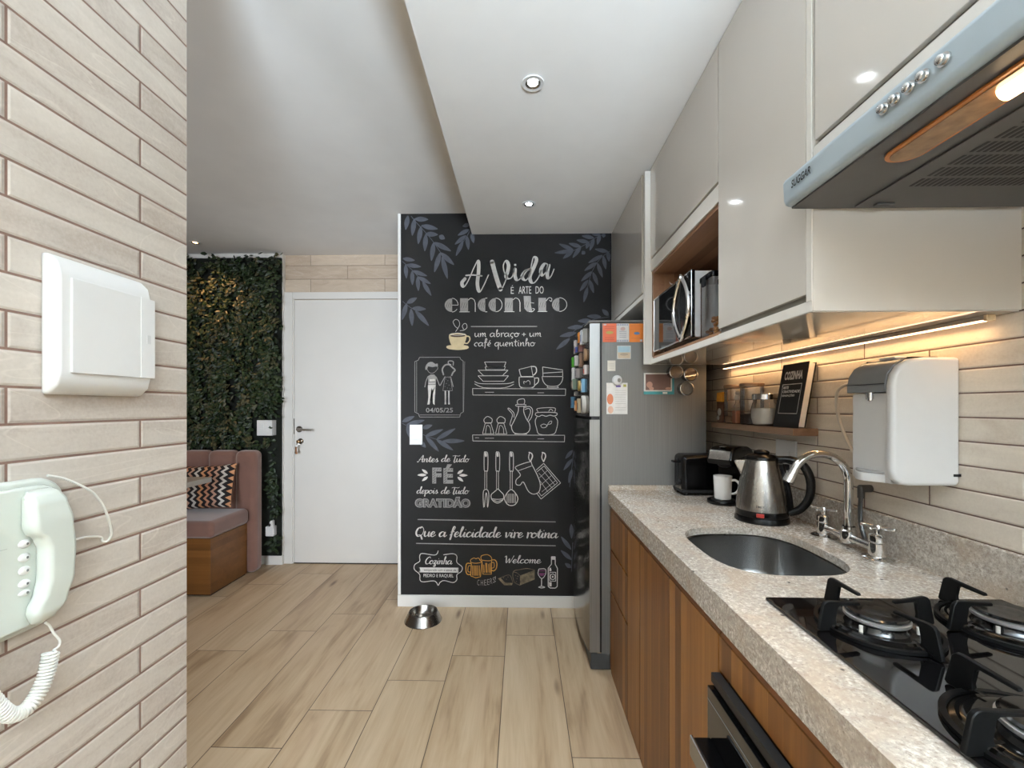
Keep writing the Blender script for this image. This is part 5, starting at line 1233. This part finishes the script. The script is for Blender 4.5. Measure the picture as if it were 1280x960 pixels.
# frame bulges out at top and bottom
prof = [(XL + .0005, 1.318), (XL + .012, 1.319), (XL + .026, 1.333), (XL + .031, 1.352), (XL + .031, 1.500), (XL + .026, 1.520), (XL + .012, 1.534), (XL + .0005, 1.535)]
MB().prism(prof, 'y', .648, .814, .005, 3).build('cover_frame', MT['white_plastic'], t, world=True)
MB().box(XL + .030, XL + .0345, .664, .8155, 1.352, 1.500, .0015).build('door', MT['white_plastic'], t, world=True)
MB().box(XL + .0342, XL + .0356, .786, .8158, 1.3525, 1.4995, .0006).build('door_strip', MT['white_plastic'], t, world=True)
MB().box(XL + .0346, XL + .0362, .798, .806, 1.416, 1.432, .0003).build('latch', colour('latch_grey', 206, 206, 206, .4), t, world=True)
t = thing('intercom_phone', 'off-white wall intercom phone with its handset on the brick tile wall', 'telephone', (XL, .60, 1.09))
pp = MT['phone_plastic']
def rr2(y0, y1, z0, z1, r): return rrect(y0, y1, z0, z1, r, 6)
MB().prism(rr2(.50, .672, .974, 1.194, .040), 'x', XL + .0005, XL + .0155, .006, 3).build('wall_base', pp, t, world=True)
MB().prism(rr2(.510, .661, .983, 1.185, .034), 'x', XL + .0158, XL + .0245, .005, 3).build('front_shell', pp, t, world=True)
MB().box(XL + .0240, XL + .0248, .520, .586, 1.104, 1.1048).build('seam', colour('phone_seam', 176, 182, 176), t, world=True)
# handset: lofted along its height; narrow grip between the ear and mouth pieces
def lerp_tab(tab, z):
    for (z0, v0), (z1, v1) in zip(tab, tab[1:]):
        if z <= z1: k_ = (z - z0) / (z1 - z0); k_ = k_ * k_ * (3 - 2 * k_); return v0 + (v1 - v0) * k_
    return tab[-1][1]
yl_ = [(.987, .612), (.993, .606), (1.005, .603), (1.012, .604), (1.03, .612), (1.05, .6165), (1.095, .6165), (1.110, .611), (1.122, .600), (1.13, .598), (1.17, .598), (1.18, .605)]
yr_ = [(.987, .628), (.993, .638), (1.013, .650), (1.046, .658), (1.088, .660), (1.132, .656), (1.162, .650), (1.174, .645), (1.18, .636)]
dp_ = [(.987, .034), (.992, .042), (1.004, .047), (1.05, .050), (1.13, .050), (1.16, .047), (1.173, .042), (1.18, .034)]
hm = MB(); hb_ = hm.bm; loops = []
for i in range(45):
    z = .987 + .193 * i / 44
    y0_, y1_, d_ = lerp_tab(yl_, z), lerp_tab(yr_, z), lerp_tab(dp_, z)
    r_ = min(.009, (y1_ - y0_) * .3, (d_ - .0255) * .6)
    loops.append([hb_.verts.new((XL + a_, b_2, z)) for a_, b_2 in rrect(.0252, d_, y0_, y1_, r_, 4)])
nh = len(loops[0])
for A, B in zip(loops, loops[1:]):
    for i in range(nh): hb_.faces.new((A[i], A[(i + 1) % nh], B[(i + 1) % nh], B[i]))
hb_.faces.new(loops[0]); hb_.faces.new(loops[-1])
bmesh.ops.recalc_face_normals(hb_, faces=hb_.faces)
hm.build('handset', pp, t, world=True, sharp=70)
for z in (1.105, 1.0855, 1.067, 1.0485, 1.0355):
    hh_ = .0062 if z > 1.04 else .004
    bb = MB().ball((XL + .0246, .6065, z), .001, (3.6, 7.8, hh_ * 1000), 16).build('button', MT['white_plastic'], t, world=True)
    mk = MB().ball((XL + .0279, .608, z), .001, (.7, 1.9, 1.9), 8).build('button_mark', colour('mark_grey', 96, 98, 100), bb)
    mk.matrix_parent_inverse = wm(t).inverted()
t2_ = [(-.692, .622, .986), (-.692, .628, .978), (-.69, .632, .965), (-.688, .638, .952), (-.687, .636, .944), (-.687, .629, .942)]
path = catmull([(-.688, .626, .941), (-.688, .622, .920), (-.688, .615, .901), (-.688, .604, .886), (-.688, .590, .879), (-.688, .575, .885), (-.688, .562, .904), (-.688, .546, .938), (-.69, .536, .975), (-.70, .532, 1.0)], 60)
coil = []; nturn = 48
tl = [0.]
for a, b_ in zip(path, path[1:]): tl.append(tl[-1] + (b_ - a).length)
for i, p in enumerate(path):
    q = (path[min(i + 1, len(path) - 1)] - path[max(i - 1, 0)]).normalized(); nx = Vector((1, 0, 0)); ny = q.cross(nx).normalized()
    a = 2 * PI * nturn * tl[i] / tl[-1]
    coil.append(p + nx * math.cos(a) * .0085 + ny * math.sin(a) * .0085)
t = thing('coiled_phone_cord', 'coiled white phone cord hanging below the intercom handset', 'phone cord', (XL, .60, .9))
MB().tube(t2_ + [coil[0]], .0016, seg=8, smooth=4).build('straight_end', colour('cord_white', 232, 232, 226, .35), t, world=True)
MB().tube(coil, .0019, seg=6).build('coil', MT['cord_white'], t, world=True)
wr = MB().tube([(-.7175, .648, 1.1955), (-.715, .672, 1.186), (-.71, .703, 1.164), (-.71, .719, 1.147), (-.712, .733, 1.126), (-.716, .746, 1.100), (-.722, .756, 1.076), (-.726, .753, 1.064), (-.7275, .745, 1.066), (-.727, .742, 1.074), (-.724, .721, 1.081), (-.719, .700, 1.085), (-.716, .671, 1.086)], .0019, seg=8, smooth=6).build('telephone_wire', MT['cord_white'])
tag(wr, 'thin white wire looping out beside the intercom phone', 'wire')

# ---------------------------------------------------------------- pet bowl
t = thing('pet_bowl', 'stainless steel pet bowl on the floor by the chalkboard wall', 'pet bowl', (-.598, 2.655, .0004))
MB().lathe([(.110, .0), (.113, .003), (.111, .006), (.088, .052), (.085, .056), (.081, .0565), (.077, .053), (.070, .025), (.058, .014), (0, .012)], seg=64).build('bowl_shell', MT['steel'], t)
MB().lathe([(.108, .0), (.112, .0), (.112, .0035), (.108, .0035)], seg=64).build('rubber_rim', MT['black_matte'], t)
# ---------------------------------------------------------------- living corner: plant wall, bench, cushion, table
PW = YD - .036
t = thing('plant_wall', 'dark green artificial plant wall behind the pink bench', 'plant wall', (-2.6, PW, 0))
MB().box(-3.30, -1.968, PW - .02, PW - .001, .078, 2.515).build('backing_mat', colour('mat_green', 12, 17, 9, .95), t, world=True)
def leaf_mat(n, a, b):
    m = NT(n); f = m.noise(m.obj(), 14, 3); return m.set(Base_Color=m.ramp(f, [(.35, a), (.65, b)]), Roughness=.5)
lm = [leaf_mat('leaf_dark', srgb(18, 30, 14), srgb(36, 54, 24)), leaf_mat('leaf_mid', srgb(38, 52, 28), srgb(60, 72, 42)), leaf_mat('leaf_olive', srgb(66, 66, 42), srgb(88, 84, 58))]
rnd = random.Random(3)
bms = [bmesh.new() for _ in range(3)]
def add_leaf(bm, p, d, u, L, w_):
    n = d.cross(u).normalized(); u = n.cross(d).normalized()
    pts = [p, p + d * L * .35 + n * w_ - u * .002, p + d * L * .75 + n * w_ * .7 - u * .004, p + d * L, p + d * L * .75 - n * w_ * .7 - u * .004, p + d * L * .35 - n * w_ - u * .002]
    m1 = p + d * L * .35 + u * .004; m2 = p + d * L * .75 + u * .003
    v = [bm.verts.new(q) for q in pts + [m1, m2]]
    for f in ((0, 1, 6), (1, 2, 7, 6), (2, 3, 7), (3, 4, 7), (4, 5, 6, 7), (5, 0, 6)): bm.faces.new([v[i] for i in f])
for i in range(820):                      # hanging sprigs of leaves
    cx_ = rnd.uniform(-3.0, -1.985); cz_ = rnd.uniform(.12, 2.53); dep = rnd.random() ** 1.5 * .055
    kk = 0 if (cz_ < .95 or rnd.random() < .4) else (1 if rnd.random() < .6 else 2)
    lean = rnd.gauss(0, .6)
    for j in range(17):
        q = rnd.random()
        x = cx_ + rnd.gauss(0, .022) + lean * q * .05; z = cz_ + .03 - q * .15 + rnd.gauss(0, .012)
        if not (.085 < z < 2.545) or x > -1.965: continue
        if x > -2.18 and 1.04 < z < 1.215 and rnd.random() < .97: continue
        if x > -2.12 and .25 < z < .42 and rnd.random() < .9: continue
        if x < -2.035 and z < .98: continue
        if z < .55 and x > -2.15 and rnd.random() < .5: continue
        p = Vector((x, PW - .022 - dep - rnd.random() * .015, z))
        d = Vector((rnd.gauss(lean, .9), -abs(rnd.gauss(.35, .4)), rnd.gauss(-.7, .6))).normalized()
        u = Vector((rnd.gauss(0, .5), -1, rnd.gauss(.4, .5)))
        k = kk if rnd.random() < .8 else 0
        add_leaf(bms[k], p, d, u, rnd.uniform(.03, .055), rnd.uniform(.009, .016))
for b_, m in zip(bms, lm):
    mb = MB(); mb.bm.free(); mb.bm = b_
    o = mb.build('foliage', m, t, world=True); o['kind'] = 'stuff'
struct('trim_5', MB().box(-3.3, -1.962, PW - .012, PW - .0005, 2.522, ZC - .0005, .002), MT['white_paint'])
t = thing('wall_switch', 'white switch plate set into the green plant wall', 'light switch', (-2.067, PW - .02, 1.127))
MB().box(-.062, .062, -.066, -.0005, -.062, .062, .004).build('plate', MT['white_plastic'], t)
for x in (-.022, .022):
    for z in (-.02, .02): MB().box(x - .018, x + .018, -.069, -.0655, z - .016, z + .016, .0015).build('rocker', MT['white_plastic'], t)
t = thing('low_outlet', 'white outlet with a plugged adapter low on the plant wall', 'outlet', (-2.035, PW - .02, .30))
MB().box(-.034, .034, -.05, -.0005, -.05, .03, .006).build('plate', MT['white_plastic'], t)
MB().prism([(-.012, .02), (.03, .02), (.028, .075), (.016, .082), (.006, .07)], 'y', -.058, -.02, .006).build('adapter', MT['white_plastic'], t)
MB().ball((.006, -.058, .045), .010, (1, .3, 1.3)).build('adapter_slot', MT['black_matte'], t)

t = thing('corner_bench', 'dusty pink upholstered bench on a wooden box by the plant wall', 'bench', (-2.8, 3.2, 0))
vel = MT['velvet']
MB().box(-3.55, -2.125, 2.950, 3.348, .012, .395, .003).build('wooden_box', MT['bench_wood'], t, world=True)
MB().box(-3.54, -2.135, 2.965, 3.34, .0005, .012).build('plinth', MT['black_matte'], t, world=True)
MB().box(-3.56, -2.105, 2.935, 3.352, .3955, .515, .035, 5).build('seat_cushion', vel, t, world=True)
bk_ = MB()
bk_.box(-2.235, -2.065, 3.352, 3.470, .002, .955, .045, 6)
x = -2.235
for k in range(6):
    bk_.box(x - .215, x - .0, 3.352, 3.470, .30, .955, .045, 6); x -= .212
bk_.box(-3.5, -2.2, 3.38, 3.46, .02, .9)
bk_.build('backrest', vel, t, world=True)
# zigzag cushion
z_ = NT('zigzag_fabric'); o_ = z_.xyz()
P_ = .05
tri = z_.math('MULTIPLY', z_.math('PINGPONG', o_[1], .024), 1.15)
u_ = z_.math('DIVIDE', z_.math('ADD', z_.math('SUBTRACT', o_[0], tri), 5.), P_)
fr_ = z_.math('FRACT', u_); idx_ = z_.math('FLOORED_MODULO', z_.math('FLOOR', u_), 4.)
light = z_.math('GREATER_THAN', fr_, .56)
cc_ = z_.ramp(z_.math('DIVIDE', idx_, 4.), [(.0, srgb(196, 140, 110)), (.24, srgb(190, 150, 128)), (.49, srgb(200, 194, 186)), (.74, srgb(206, 150, 108))], 'CONSTANT')
z_.set(Base_Color=z_.mix(light, srgb(26, 20, 22), cc_), Roughness=.85)
cu = MB(); n = 16; b_ = cu.bm; top, bot = [], []
for side_ in (1, -1):
    grid = []
    for i in range(n + 1):
        row = []
        for j in range(n + 1):
            u, v = i / n * 2 - 1, j / n * 2 - 1
            bul = max(0, (1 - u ** 4) * (1 - v ** 4)) ** .55 * .062
            pin = 1 - .05 * (1 - min(1, abs(abs(u) - abs(v)) * 3)) * 0
            sx = .21 * u * (1 - .06 * (1 - v * v) * abs(u)); sy = .165 * v * (1 - .06 * (1 - u * u) * abs(v))
            row.append(b_.verts.new((sx, sy, side_ * bul)))
        grid.append(row)
    for i in range(n):
        for j in range(n):
            f = [grid[i][j], grid[i + 1][j], grid[i + 1][j + 1], grid[i][j + 1]]
            b_.faces.new(f if side_ > 0 else f[::-1])
bmesh.ops.remove_doubles(b_, verts=b_.verts, dist=.0005)
co_ = cu.build('cushion', z_.m)
co_.location = (-2.375, 3.255, .695); co_.rotation_euler = (math.radians(72), math.radians(-4), 0)
tag(co_, 'black, white and salmon zigzag cushion leaning on the pink bench', 'cushion')
t = thing('dining_table', 'pale grey tabletop corner reaching over the pink bench', 'table', (-2.75, 2.7, 0))
MB().box(-3.3, -2.195, 2.33, 3.06, .765, .800, .002).build('tabletop', colour('table_grey', 172, 166, 156, .35), t, world=True)
MB().cyl((-2.75, 2.68, .02), (-2.75, 2.68, .765), .04).build('pedestal', MT['dark_metal'], t, world=True)
MB().cyl((-2.75, 2.68, .0005), (-2.75, 2.68, .02), .22, .21, 40).build('base_plate', MT['dark_metal'], t, world=True)
